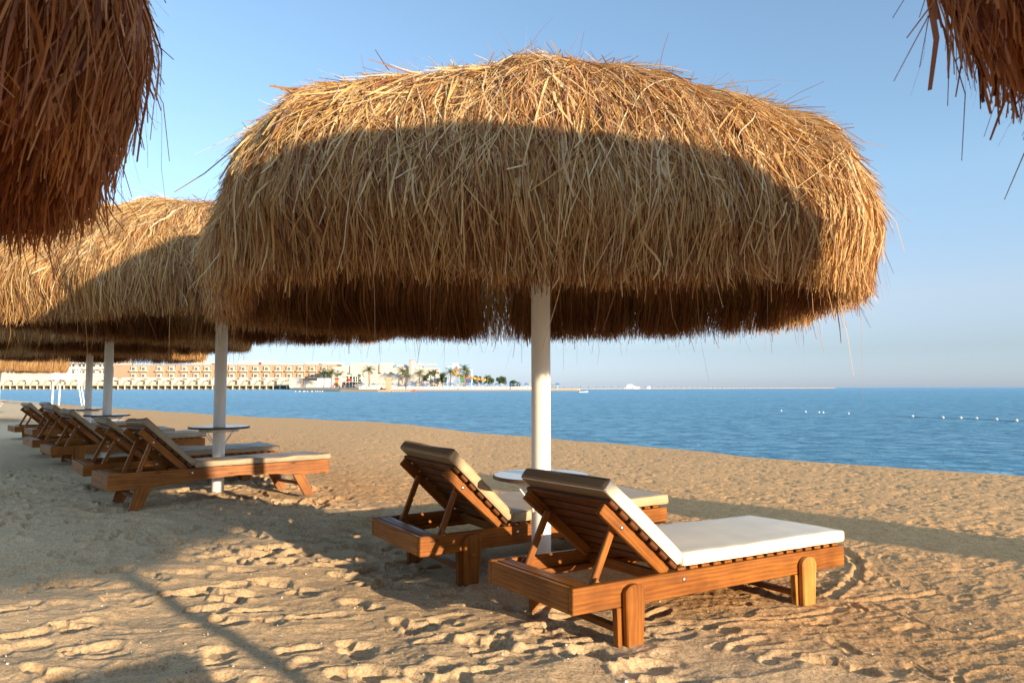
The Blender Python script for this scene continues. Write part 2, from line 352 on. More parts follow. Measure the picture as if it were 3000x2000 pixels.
def build_ground():
    deg = np.concatenate([np.linspace(-180, -40, 50)[:-1], np.linspace(-40, 40, 1180)[:-1], np.linspace(40, 180, 50)[:-1]])
    phi = np.radians(deg)
    inv = np.concatenate([np.linspace(1 / 2.95, 1 / 7., 380)[:-1], np.linspace(1 / 7., 1 / 60., 330)])
    mix_r = 1 / inv
    rr = np.concatenate([[.02, .5, 1.0, 1.5, 2.0, 2.4, 2.7], mix_r, np.geomspace(66, 700, 26)])
    # insert extra rows so far rows are not longer than 4% of the radius
    R_ = [rr[0]]
    for r in rr[1:]:
        k = int(math.ceil((r - R_[-1]) / max(.03 * r, .008))) if r > 2.9 else 1
        a = R_[-1]
        for j in range(1, k + 1): R_.append(a + (r - a) * j / k)
    rr = np.array(R_); nr, nc = len(rr), len(phi)
    X = rr[:, None] * np.sin(phi)[None]; Y = rr[:, None] * np.cos(phi)[None]
    Z, dd = terrain(X, Y)
    near = (1 - sstep(7, 16, rr))[:, None]; midf = (1 - sstep(16, 30, rr))[:, None]
    # ---- coarse (raked, damp) versus soft footprint zone
    line = X * .55 - (Y - 4.2) * -.35
    coarse = sstep(-.5, 1.0, X * .85 + (Y - 3.2) * .62 - 1.05 + .35 * vnoise(X, Y, .9, 5, 3))
    soft = (1 - coarse)
    on = (dd < -.1) * near
    # undulation and wind-blown ridges (sharp crests)
    rot = math.radians(10); xr = X * math.cos(rot) + Y * math.sin(rot); yr = -X * math.sin(rot) + Y * math.cos(rot)
    wx = xr + .12 * vnoise(X, Y, 1.5, 21, 3); wy = yr + .06 * vnoise(X, Y, 2.2, 22, 3)
    r1 = 1 - np.abs(vnoise(wx * .55, wy, 3.2, 23, 3, .45)); r1 = np.clip(r1, 0, 1) ** 2
    Z += on * (soft * .012 * (r1 - .5) + .010 * vnoise(X, Y, 1.6, 24, 3) + .010 * soft * vnoise(X * .7, Y, 4.2, 29, 3, .45))
    r2 = 1 - np.abs(vnoise(wx * .4, wy, 7.5, 25, 3, .5))
    Z += on * ((soft * .35 + coarse) * .010 * (np.clip(r2, 0, 1) ** 3 - .3))
    Z += on * coarse * (.0026 * vnoise(X, Y, 22, 26, 4, .7) + .002 * np.abs(vnoise(X * .6, Y * 1.3, 6, 27, 3)))
    Z += on * soft * .0022 * vnoise(X, Y, 20, 28, 3, .6)
    pit = np.clip(vnoise(X * .8, Y, 6.5, 91, 3, .6) - .35, 0, .5); pit2 = np.clip(vnoise(X * .8, Y, 15, 92, 2, .5) - .4, 0, .5)
    Z -= (dd < -.1) * midf * (.35 + .65 * coarse) * (.3 + .7 * sstep(4, 9, rr))[:, None] * (.028 * pit + .020 * pit2)
    # ---- footprints and pits
    r = np.random.default_rng(42)
    cosd = phi
    def stamp(cx, cy, ang, la, lb, dep, rim, soft_e=.35, toe=0.0):
        rc = math.hypot(cx, cy); ac = math.atan2(cx, cy); e = la * 1.9
        i0, i1 = np.searchsorted(rr, (rc - e, rc + e)); j0, j1 = np.searchsorted(phi, (ac - e / rc, ac + e / rc))
        if i1 - i0 < 2 or j1 - j0 < 2: return
        x = X[i0:i1, j0:j1] - cx; y = Y[i0:i1, j0:j1] - cy
        a = (x * math.cos(ang) + y * math.sin(ang)) / la; b = (-x * math.sin(ang) + y * math.cos(ang)) / lb
        b = b * (1 + .35 * a * toe) + .13 * np.sin(a * 2 + cx * 9)
        q = np.sqrt(a * a + b * b) + .05 * vnoise(x * 1.0 + cx * 7, y + cy * 5, 9, 77, 2)
        q2 = np.sqrt(((a + .62) / .42) ** 2 + (b / .82) ** 2); q1 = np.sqrt(((a - .28) / .74) ** 2 + b ** 2); q = np.minimum(q1, q2) + .04 * vnoise(x + cx * 7, y + cy * 5, 14, 77, 3)
        d = -dep * (1 - sstep(.70, 1.0, q)) * (1 + .3 * a * toe) + rim * np.exp(-((q - 1.18) / .26) ** 2) * (.5 + .5 * sstep(-.5, .5, b))
        Z[i0:i1, j0:j1] += d
    for k in range(1800):
        x = r.uniform(-7, 2.2); y = r.uniform(2.6, 10.5)
        cz = .85 * x + .62 * (y - 3.2) - 1.05
        if cz > .35 or x / y < -1.0: continue
        if y < 5 and r.random() < .45: continue
        dk = 1.0 + .45 * min(1, max(0, y - 4.6) / 2)
        a = math.radians(r.choice([12, 20, 150, 35, -10]) + r.normal() * 16)
        stamp(x, y, a, r.uniform(.10, .18), r.uniform(.05, .085), dk * r.uniform(.006, .028), dk * r.uniform(.003, .011), toe=r.uniform(-1, 1))
    for k in range(1500):
        x = r.uniform(-7, 10); y = r.uniform(2.6, 15)
        if abs(x / y) > .9 or x + y > 17: continue
        cz = .85 * x + .62 * (y - 3.2) - 1.05
        if cz < -.2: continue
        s_ = r.uniform(.4, 1.0)
        fz = 1 / (1 + max(0, y - 4.5) * .25); stamp(x, y, r.uniform(0, 3.14) if r.random() < .5 else math.radians(15 + r.normal() * 15), .10 * s_ + .02, .042 * s_ + .01, fz * r.uniform(.004, .014), fz * r.uniform(.001, .005))
    # ---- drag marks and raked lines
    def groove(pts, w, dep, rim):
        pts = np.array(pts, float)
        for p, q in zip(pts[:-1], pts[1:]):
            L = np.linalg.norm(q - p); c = (p + q) / 2; rc = np.hypot(*c); e = L / 2 + w * 4
            i0, i1 = np.searchsorted(rr, (rc - e, rc + e)); ac = math.atan2(c[0], c[1]); j0, j1 = np.searchsorted(phi, (ac - e / rc, ac + e / rc))
            if i1 - i0 < 2: continue
            x = X[i0:i1, j0:j1] - p[0]; y = Y[i0:i1, j0:j1] - p[1]; t = (x * (q - p)[0] + y * (q - p)[1]) / L ** 2
            ds = (x * -(q - p)[1] + y * (q - p)[0]) / L; m = ((t > 0) & (t <= 1))
            wv = w * (1 + .25 * vnoise(x + c[0], y + c[1], 7, 5, 2))
            Z[i0:i1, j0:j1] += m * (-dep * np.exp(-(ds / wv) ** 2) + rim * np.exp(-((np.abs(ds) - 1.9 * wv) / (.8 * wv)) ** 2))
    groove([(1.97, 4.50), (2.14, 4.66), (2.30, 4.86), (2.45, 5.1), (2.56, 5.38), (2.62, 5.75)], .028, .022, .012)
    groove([(2.05, 4.40), (2.3, 4.44), (2.55, 4.5), (2.7, 4.58)], .02, .012, .008)
    groove([(.72, 3.84), (1.1, 3.95), (1.5, 4.05), (2.0, 4.30)], .022, .012, .008)
    groove([(.7, 3.78), (.3, 3.62), (-.2, 3.5)], .02, .016, .008)
    for k in range(42):
        x = r.uniform(0, 9); y = r.uniform(2.8, 14); a = math.radians(r.choice([18, 24, 32, 150]) + r.normal() * 7); pts = [(x, y)]
        if .85 * x + .62 * (y - 3.2) - 1.05 < .2 or x + y > 16: continue
        for j in range(r.integers(3, 8)):
            a += r.normal() * .1; s_ = r.uniform(.15, .4); pts.append((pts[-1][0] + math.cos(a) * s_, pts[-1][1] + math.sin(a) * s_))
        groove(pts, r.uniform(.008, .018), r.uniform(.003, .008), r.uniform(.001, .003))
    i = np.arange(nr - 1)[:, None] * nc; j = np.arange(nc)[None]; j2 = (j + 1) % nc
    F = np.stack([i + j, i + nc + j, i + nc + j2, i + j2], -1).reshape(-1, 4)[:, ::-1]
    V = np.stack([X, Y, Z], -1).reshape(-1, 3)
    o = raw_mesh('ground', V, F, M_sand, smooth=True, attrs={'coarse': ('FLOAT', coarse.ravel())})
    tag(o, kind='structure')
    # shells and grit, and straw blades dropped by the parasols
    def pick(n_, rmax, cond):
        ii = r.integers(np.searchsorted(rr, 2.96), np.searchsorted(rr, rmax), n_ * 6); jj = r.integers(60, nc - 60, n_ * 6)
        P = np.stack([X[ii, jj], Y[ii, jj], Z[ii, jj]], -1); return P[cond(P)][:n_]
    P = pick(2600, 9.0, lambda p: (p[:, 0] + p[:, 1] < 16)); b_ = np.array([(1, 0, 0), (-1, 0, 0), (0, 1, 0), (0, -1, 0), (0, 0, 1), (0, 0, -1)], float)
    f_ = np.array([(0, 2, 4), (2, 1, 4), (1, 3, 4), (3, 0, 4), (2, 0, 5), (1, 2, 5), (3, 1, 5), (0, 3, 5)])
    sz = np.clip(r.lognormal(math.log(.0034), .45, len(P)), .0015, .011)[:, None, None] * r.uniform(.5, 1.2, (len(P), 1, 3)); V = (P[:, None] + b_[None] * sz + [0, 0, .001]).reshape(-1, 3)
    F2 = (f_[None] + (np.arange(len(P)) * 6)[:, None, None]).reshape(-1, 3)
    tag(raw_mesh('shell_grit', V, F2, M_shell, attrs={'tone': ('FLOAT', np.repeat(r.random(len(P)), 6))}), 'scattered shell bits and grit on the sand', None, None, 'stuff')
    def near_pole(p):
        return (np.minimum(np.hypot(p[:, 0] - .2, p[:, 1] - 4.85), np.hypot(p[:, 0] + 3.3, p[:, 1] - 8.05)) < 2.9) | (r.random(len(p)) < .12)
    P = pick(420, 10.0, near_pole); n_ = len(P); a = r.uniform(0, 6.28, n_); L = r.uniform(.03, .16, n_); w = r.uniform(.001, .003, n_)
    d = np.stack([np.cos(a), np.sin(a), r.normal(0, .05, n_)], -1); q = np.stack([-np.sin(a), np.cos(a), a * 0], -1); V = []
    for t in (0, .5, 1):
        c_ = P + d * (L * t)[:, None] + q * (L * .12 * (t - .5) ** 2)[:, None] + [0, 0, .006]; V += [c_ + q * w[:, None], c_ - q * w[:, None]]
    V = np.stack(V, 1).reshape(-1, 3); k_ = (np.arange(n_) * 6)[:, None, None]; F2 = (np.array([(0, 1, 3, 2), (2, 3, 5, 4)])[None] + k_).reshape(-1, 4)
    tag(raw_mesh('fallen_straw', V, F2, M_straw, attrs={'tint': ('FLOAT', np.repeat(r.uniform(.3, .9, n_), 6))}), 'loose straw blades fallen on the sand', None, None, 'stuff')
M_shell = mat('shell_grit', (.6, .5, .38), .7, .3); n = NT(M_shell)
n.link(n.ramp(n.new('ShaderNodeAttribute', attribute_name='tone').outputs['Fac'], [(0, (.16, .10, .06)), (.45, (.45, .32, .2)), (1, (.82, .76, .66))]), n.b.inputs['Base Color'])
build_ground()

SEA_Z = -.30
o = raw_mesh('sea', [(-30000, -2000, SEA_Z), (30000, -2000, SEA_Z), (30000, 45000, SEA_Z), (-30000, 45000, SEA_Z)], [(0, 1, 2, 3)], M_sea); tag(o, kind='structure')

# ------------------------------------------------------------------ thatched parasols
PR, PZT, PP, PQ, PO, PZC, PPH, PZS = 2.144, 3.025, 3.4, 2.6, -.068, .09, -.203, 1.745
_r = np.linspace(0, 1, 4000) ** .5; _r = 1 - (1 - _r) ** 2
_z = PZS + (PZT - PZS) * np.clip(1 - _r ** PP, 0, 1) ** (1 / PQ)
_z = _z - .25 * np.exp(-(_r / .42) ** 2)
_s = np.concatenate([[0], np.cumsum(np.hypot(np.diff(_r * PR), np.diff(_z)))]); S_TOT = _s[-1]

def canopy_point(s, th, nrm):
    """arc length s from the apex, angle, offset along the surface normal"""
    rn = np.interp(s, _s, _r); z = np.interp(s, _s, _z) - np.clip(s - S_TOT, 0, None)
    w = np.cos(5 * (th - PPH)); e = .01
    r2 = np.interp(s + e, _s, _r); z2 = np.interp(s + e, _s, _z) - np.clip(s + e - S_TOT, 0, None)
    tx = (r2 - rn) * PR; tz = z2 - z; tl = np.hypot(tx, tz) + 1e-9; nx, nz = -tz / tl, tx / tl
    R = PR * (1 + PO * w)
    rad = rn * R + nx * nrm; zz = z + PZC * w * rn ** 2 * (1 - rn ** 6) + nz * nrm
    return rad, zz

def build_thatch():
    r = np.random.default_rng(3); K = 7
    def batch(N, s0, ln, n0, lat, curl, lift, wid, tint, th0=None):
        t = np.linspace(0, 1, K)[None]
        th0 = r.uniform(0, 2 * np.pi, N) if th0 is None else th0
        # clumping: strands drift towards neighbouring bundles
        cl = 130; bundle = np.floor(th0 / (2 * np.pi) * cl + r.normal(size=N) * .15); bc = (bundle + .5) / cl * 2 * np.pi + .02 * np.sin(bundle * 12.9 + s0 * 3)
        s = s0[:, None] + ln[:, None] * t
        rn = np.maximum(np.interp(s, _s, _r) * PR, .12)
        la = lat[:, None] * t + curl[:, None] * np.sin(t * r.uniform(2, 7, N)[:, None] + r.uniform(0, 6.28, N)[:, None]) * t
        th = th0[:, None] + la / rn + (bc - th0)[:, None] * .35 * t
        nn = n0[:, None] + lift[:, None] * t ** 2.2 + .4 * curl[:, None] * np.sin(t * r.uniform(2, 6, N)[:, None] + 1.7) * t
        nn = nn + .045 * vnoise(np.cos(th) * rn + 9, np.sin(th) * rn + s, 1.9, 51, 3) - .045
        nn = nn - .10 * sstep(S_TOT - .35, S_TOT + .05, s)
        rad, z = canopy_point(s, th, nn)
        P = np.stack([rad * np.cos(th), rad * np.sin(th), z], -1)
        T = np.gradient(P, axis=1); T /= np.linalg.norm(T, axis=-1, keepdims=True) + 1e-9
        L = np.stack([-np.sin(th), np.cos(th), np.zeros_like(th)], -1); Nn = np.cross(T, L)
        al = r.normal(size=N)[:, None] * .8 + t * r.normal(size=N)[:, None] * .8
        Wd = L * np.cos(al)[..., None] + Nn * np.sin(al)[..., None]
        w = wid[:, None] * (1 - .55 * t ** 3) * .5
        A = P + Wd * w[..., None]; B = P - Wd * w[..., None]
        V = np.stack([A, B], 2).reshape(-1, 3)
        b = (np.arange(N) * K * 2)[:, None] + (np.arange(K - 1) * 2)[None]
        F = np.stack([b, b + 1, b + 3, b + 2], -1).reshape(-1, 4)
        zz = np.clip((s - (S_TOT - .5)) / .5, 0, 1)
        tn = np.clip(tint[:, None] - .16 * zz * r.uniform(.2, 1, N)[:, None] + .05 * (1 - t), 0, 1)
        V[:, 0] -= .095; return V, F, np.repeat(tn[..., None], 2, -1).ravel()
    parts = []
    def tints(N, m=.62): 
        a = np.clip(r.normal(m, .21, N), .05, .98); red = r.random(N) < .20; a[red] = r.uniform(.14, .3, red.sum()); return a
    wid = lambda N: np.clip(r.lognormal(math.log(.0050), .45, N), .002, .018)
    low = lambda th: 0
    # skirt: long hanging strands trimmed to nearly one level
    N = 38000; s0 = S_TOT - r.uniform(.35, 1.25, N); end = S_TOT + r.normal(0, .03, N) - r.exponential(.10, N) * (r.random(N) < .75)
    tt = r.uniform(0, 2 * np.pi, N * 2); tt = tt[(vnoise(tt * 9, tt * 0, 1.0, 88, 4, .7) * 1.5 + .5) > r.random(N * 2) * 1.15][:N]; N = len(tt); s0 = s0[:N]; end = end[:N]
    n0 = r.uniform(-.16, .015, N); ti = tints(N, .55) * np.clip(.45 + (n0 + .16) * 5, .45, 1)  # inner strands tinted darker, painting the shade inside the skirt
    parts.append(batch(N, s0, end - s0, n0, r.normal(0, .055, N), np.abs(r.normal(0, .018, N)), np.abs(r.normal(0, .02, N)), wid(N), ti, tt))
    # loose crossing blades over the skirt
    N = 12000; s0 = S_TOT - r.uniform(.15, 1.5, N); ln = np.minimum(r.uniform(.25, .6, N), S_TOT + r.normal(.0, .03, N) - s0)
    parts.append(batch(N, s0, ln, r.uniform(.0, .05, N), r.normal(0, .10, N), np.abs(r.normal(0, .04, N)), np.abs(r.normal(0, .03, N)), wid(N) * .9, tints(N, .68)))
    # tufts standing out of the crown
    T_ = 46; per = 70; N = T_ * per; tc_ = np.repeat(r.uniform(0, 2 * np.pi, T_), per); sc_ = np.repeat(2.3 * np.sqrt(r.random(T_)), per)
    parts.append(batch(N, np.clip(sc_ + r.normal(0, .03, N), .02, 9), r.uniform(.15, .42, N), r.uniform(.01, .04, N), r.normal(0, .14, N), np.abs(r.normal(0, .04, N)), r.uniform(.01, .07, N), wid(N), tints(N, .72), tc_ + r.normal(0, .02, N)))
    # covering strands
    N = 42000; s0 = S_TOT * np.sqrt(r.uniform(0.01, 1, N)) * .88; ln = r.uniform(.3, .85, N); ln = np.minimum(ln, S_TOT + r.normal(0, .03, N) - s0)
    topness = 1 - sstep(1.6, 2.6, s0)
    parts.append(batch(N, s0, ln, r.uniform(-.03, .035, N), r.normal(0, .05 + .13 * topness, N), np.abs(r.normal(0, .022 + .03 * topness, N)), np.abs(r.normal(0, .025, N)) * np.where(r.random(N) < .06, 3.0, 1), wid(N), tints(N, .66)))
    # tangled crown
    N = 14000; s0 = 2.35 * np.sqrt(r.random(N)); ln = r.uniform(.12, .5, N)
    parts.append(batch(N, s0, ln, r.uniform(0, .05, N), r.normal(0, .28, N), np.abs(r.normal(0, .05, N)), r.normal(.01, .03, N), wid(N), tints(N, .74)))
    # flyaway blades
    N = 330; s0 = r.uniform(.3, S_TOT - .5, N); ln = r.uniform(.15, .42, N)
    parts.append(batch(N, s0, ln, r.uniform(0, .03, N), r.normal(0, .2, N), np.abs(r.normal(0, .05, N)), np.abs(r.normal(0, .09, N)), wid(N) * .7, tints(N, .6)))
    # long stray blades under the rim
    N = 330; s0 = S_TOT - r.uniform(.3, .9, N); ln = S_TOT + np.abs(r.exponential(.10, N)) - s0
    parts.append(batch(N, s0, ln, r.uniform(-.1, .05, N), r.normal(0, .12, N), np.abs(r.normal(0, .05, N)), np.abs(r.normal(0, .05, N)), wid(N) * .6, tints(N, .5)))
    Vs, Fs, Ts = [], [], []; off = 0
    for V, F, T in parts: Vs.append(V); Fs.append(F + off); Ts.append(T); off += len(V)
    o = raw_mesh('thatch', np.concatenate(Vs), np.concatenate(Fs), M_straw, smooth=False, attrs={'tint': ('FLOAT', np.concatenate(Ts))})
    return o

def make_umbrella(loc, zbase, label, group, table=True, table_z=.68):
    root = empty('thatched_parasol', (loc[0], loc[1], zbase), label, 'parasol', group)
    th = build_thatch(); th.parent = root
    # shade-dark under-shell added to block light, on timber frame, stops short of fringe
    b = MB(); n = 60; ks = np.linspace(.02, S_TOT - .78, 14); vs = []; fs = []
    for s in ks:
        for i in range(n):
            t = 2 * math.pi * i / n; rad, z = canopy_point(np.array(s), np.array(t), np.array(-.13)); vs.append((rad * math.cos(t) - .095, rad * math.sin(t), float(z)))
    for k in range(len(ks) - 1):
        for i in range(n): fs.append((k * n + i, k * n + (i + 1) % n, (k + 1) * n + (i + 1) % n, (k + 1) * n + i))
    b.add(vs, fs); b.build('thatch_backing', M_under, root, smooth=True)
    b = MB()
    for k in range(10):
        t = 2 * math.pi * k / 10; pr = None
        for s in np.linspace(.08, S_TOT - .8, 8):
            rad, z = canopy_point(np.array(s), np.array(t), np.array(-.17)); p = (rad * math.cos(t) - .095, rad * math.sin(t), float(z))
            if pr: b.tube(pr, p, .028, n=8)
            pr = p
    b.build('canopy_frame', M_wood_dark, root, smooth=True)
    b = MB(); b.lathe([(.0, -.25), (.0655, -.25), (.0655, 2.9), (0, 2.9)], n=40); b.build('pole', M_pole, root, smooth=False)
    for p in root.children[-1].data.polygons: p.use_smooth = abs(p.normal.z) < .5
    if table:
        tb = MB(); tb.lathe([(.066, -.012), (.320, -.012), (.326, -.010), (.326, .010), (.318, .0125), (.066, .0125)], n=64)
        for i, f in enumerate(tb.f):
            k = i % 5; tb.mi[i] = 0 if k == 4 else 1
        t = tb.build('table', [M_tabletop, M_tabledge], root); t.location = (0, 0, table_z)
        bb = MB(); bb.lathe([(.066, -.045), (.21, -.045), (.215, -.035), (.215, -.0125)], n=40); bb.build('table_block', M_pole, t)
        for k in range(4):
            a = math.radians(38 + 90 * k); bb = MB(); c, s_ = math.cos(a), math.sin(a)
            bb.path([(.24 * c, .24 * s_, -.014), (.20 * c, .20 * s_, -.05), (.075 * c, .075 * s_, -.19), (.070 * c, .070 * s_, -.23)], .005)
            bb.build('brace', M_paint, t)
    return root

def copy_tree(o, parent=None):
    c = o.copy(); COL.objects.link(c); c.parent = parent
    for ch in o.children: copy_tree(ch, c)
    return c

GP = 'thatched parasols in rows along the beach'
um = make_umbrella((.197, 4.85), .02, 'large golden thatched parasol in the middle of the photo, shading the two nearest loungers', GP)
spots = [  # x, y, z, spin, scale, label
    (-3.30, 8.05, .17, 115, 1.0, 'thatched parasol just left of the big central one, half hidden behind its fringe'),
    (-6.27, 11.04, .20, 60, .98, 'thatched parasol behind the left loungers, third along the receding row'),
    (-8.65, 14.54, .20, 200, .96, 'thatched parasol fourth along the receding row, only its lower fringe in view'),
    (-18.2, 25.2, .12, 20, 1.0, 'farthest thatched parasol at the left edge of the photo with low hanging fringe'),
    (-2.86, .72, -.02, 72.6, 1.0, 'dark foreground thatch fringe hanging over the upper left corner'),
    (2.51, -.07, .17, 135, .93, 'dark foreground thatch fringe hanging into the upper right corner'),
    (.35, -2.45, .0, 30, 1.12, 'thatched parasol standing behind the camera on the left')]  # last one is unseen and enlarged, added to shade the left fringe
UMB = [um]
for x, y, z, sp, s_, lab in spots:
    c = copy_tree(um); c.location = (x, y, z); c.rotation_euler = (0, 0, math.radians(sp)); c.scale = (s_, s_, s_) if sp != 135 else (1.06, .74, .93); c['label'] = lab; UMB.append(c)
    if 'foreground' in lab:          # darker, redder tint on both corner fringes
        for ch in c.children:
            if ch.name.startswith('thatch'): ch.color = (.70, .45, .36, 1) if sp == 135 else (.82, .55, .44, 1)

# ------------------------------------------------------------------ sun loungers
def cushion(name, P0, ang, length, th, y0, y1, m, parent, wav=.004, seed=0, bulge=0.012, back=None, head_end=True):
    """box cushion: P0=(x,z) lower edge start, running along angle ang"""
    nx, ny = 40, 20; dx, dz = math.cos(ang), math.sin(ang); nx_, nz_ = -dz, dx
    if nz_ < 0: nx_, nz_ = -nx_, -nz_
    r = np.random.default_rng(seed); V = []; F = []
    prof = []          # closed cross-section across y with rounded corners
    rr = min(.016, th * .35); w = y1 - y0
    def arc(cy, cz, a0): return [(cy + rr * math.cos(a0 + k * math.pi / 8), cz + rr * math.sin(a0 + k * math.pi / 8)) for k in range(5)]
    prof += [(y0 + rr + (w - 2 * rr) * k / ny, 0) for k in range(ny)]
    prof += arc(y1 - rr, rr, -math.pi / 2); prof += arc(y1 - rr, th - rr, 0)
    prof += [(y1 - rr - (w - 2 * rr) * k / ny, th) for k in range(1, ny)]
    prof += arc(y0 + rr, th - rr, math.pi / 2); prof += arc(y0 + rr, rr, math.pi)[:-1]
    n = len(prof); us = [0, .004, .012] + list(np.linspace(.022, length - .022, nx)) + [length - .012, length - .004, length]
    ins = [.022, .008, .002] + [0] * nx + [.002, .008, .022]
    cy = (y0 + y1) / 2
    for u, i_ in zip(us, ins):
        for (y, t) in prof:
            yy = cy + (y - cy) * (1 - 2 * i_ / w); tt = th / 2 + (t - th / 2) * (1 - 2 * i_ * .8 / th)
            V.append((u, yy, tt))
    V = np.array(V); U = V[:, 0]; Yv = V[:, 1]; top = V[:, 2] / th
    wv = wav * vnoise(U * 1.0 + seed * 3.3, Yv * .6 + seed, 5, 31 + seed, 3) + bulge * (np.clip(1 - ((Yv - cy) / (w / 2)) ** 2, 0, 1)) * np.clip(np.sin(np.pi * U / length), 0, 1) ** .5 * (.4 if wav < .006 else .2)
    V[:, 2] += top * wv; side = wav * .8 * vnoise(U * 3, V[:, 2] * 3, 7, 61 + seed, 3); V[:, 1] += np.sign(Yv - cy) * side * (np.abs(Yv - cy) > w * .45)
    P = np.stack([P0[0] + U * dx + V[:, 2] * nx_, V[:, 1], P0[1] + U * dz + V[:, 2] * nz_], -1)
    k = len(us)
    for a in range(k - 1):
        for b in range(n): F.append((a * n + b, a * n + (b + 1) % n, (a + 1) * n + (b + 1) % n, (a + 1) * n + b))
    F.append(tuple(range(n))); F.append(tuple((k - 1) * n + b for b in range(n))[::-1])
    o = raw_mesh(name, P, F, m, parent, smooth=True)
    if back:        # the underside and head end are sewn from a darker tan backing
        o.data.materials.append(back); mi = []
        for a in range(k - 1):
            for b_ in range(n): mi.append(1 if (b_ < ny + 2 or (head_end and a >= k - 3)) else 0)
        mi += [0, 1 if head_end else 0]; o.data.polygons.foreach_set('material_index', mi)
    # piping along the four long edges and both ends
    b = MB(); idx = lambda a, q: tuple(P[a * n + q])
    qs = [ny + 2, ny + 7, ny + 9 + ny + 2, ny + 9 + ny + 7]
    for q in qs:
        for a in range(3, k - 4, 3): b.tube(idx(a, q), idx(min(a + 3, k - 4), q), .0035, n=5, caps=False)
    for a in (2, k - 3):
        for q in range(0, n, 2): b.tube(idx(a, q), idx(a, (q + 2) % n), .0035, n=5, caps=False)
    o.data.polygons[len(F) - 1].use_smooth = False; o.data.polygons[len(F) - 2].use_smooth = False
    b.build('piping', m, o, smooth=True)
    return o

def leg_board(xt0, xt1, zt, xb0, xb1, zb):
    pts = [(xb0, zb), (xb1, zb)]; c = (xt0 + xt1) / 2; rw = (xt1 - xt0) / 2; zs = zt - rw * .62
    pts += [(xt1, zs)] + [(c + rw * math.cos(a) * .97, zs + rw * .62 * math.sin(a)) for a in [math.pi * k / 10 for k in range(1, 10)]] + [(xt0, zs)]
    return pts

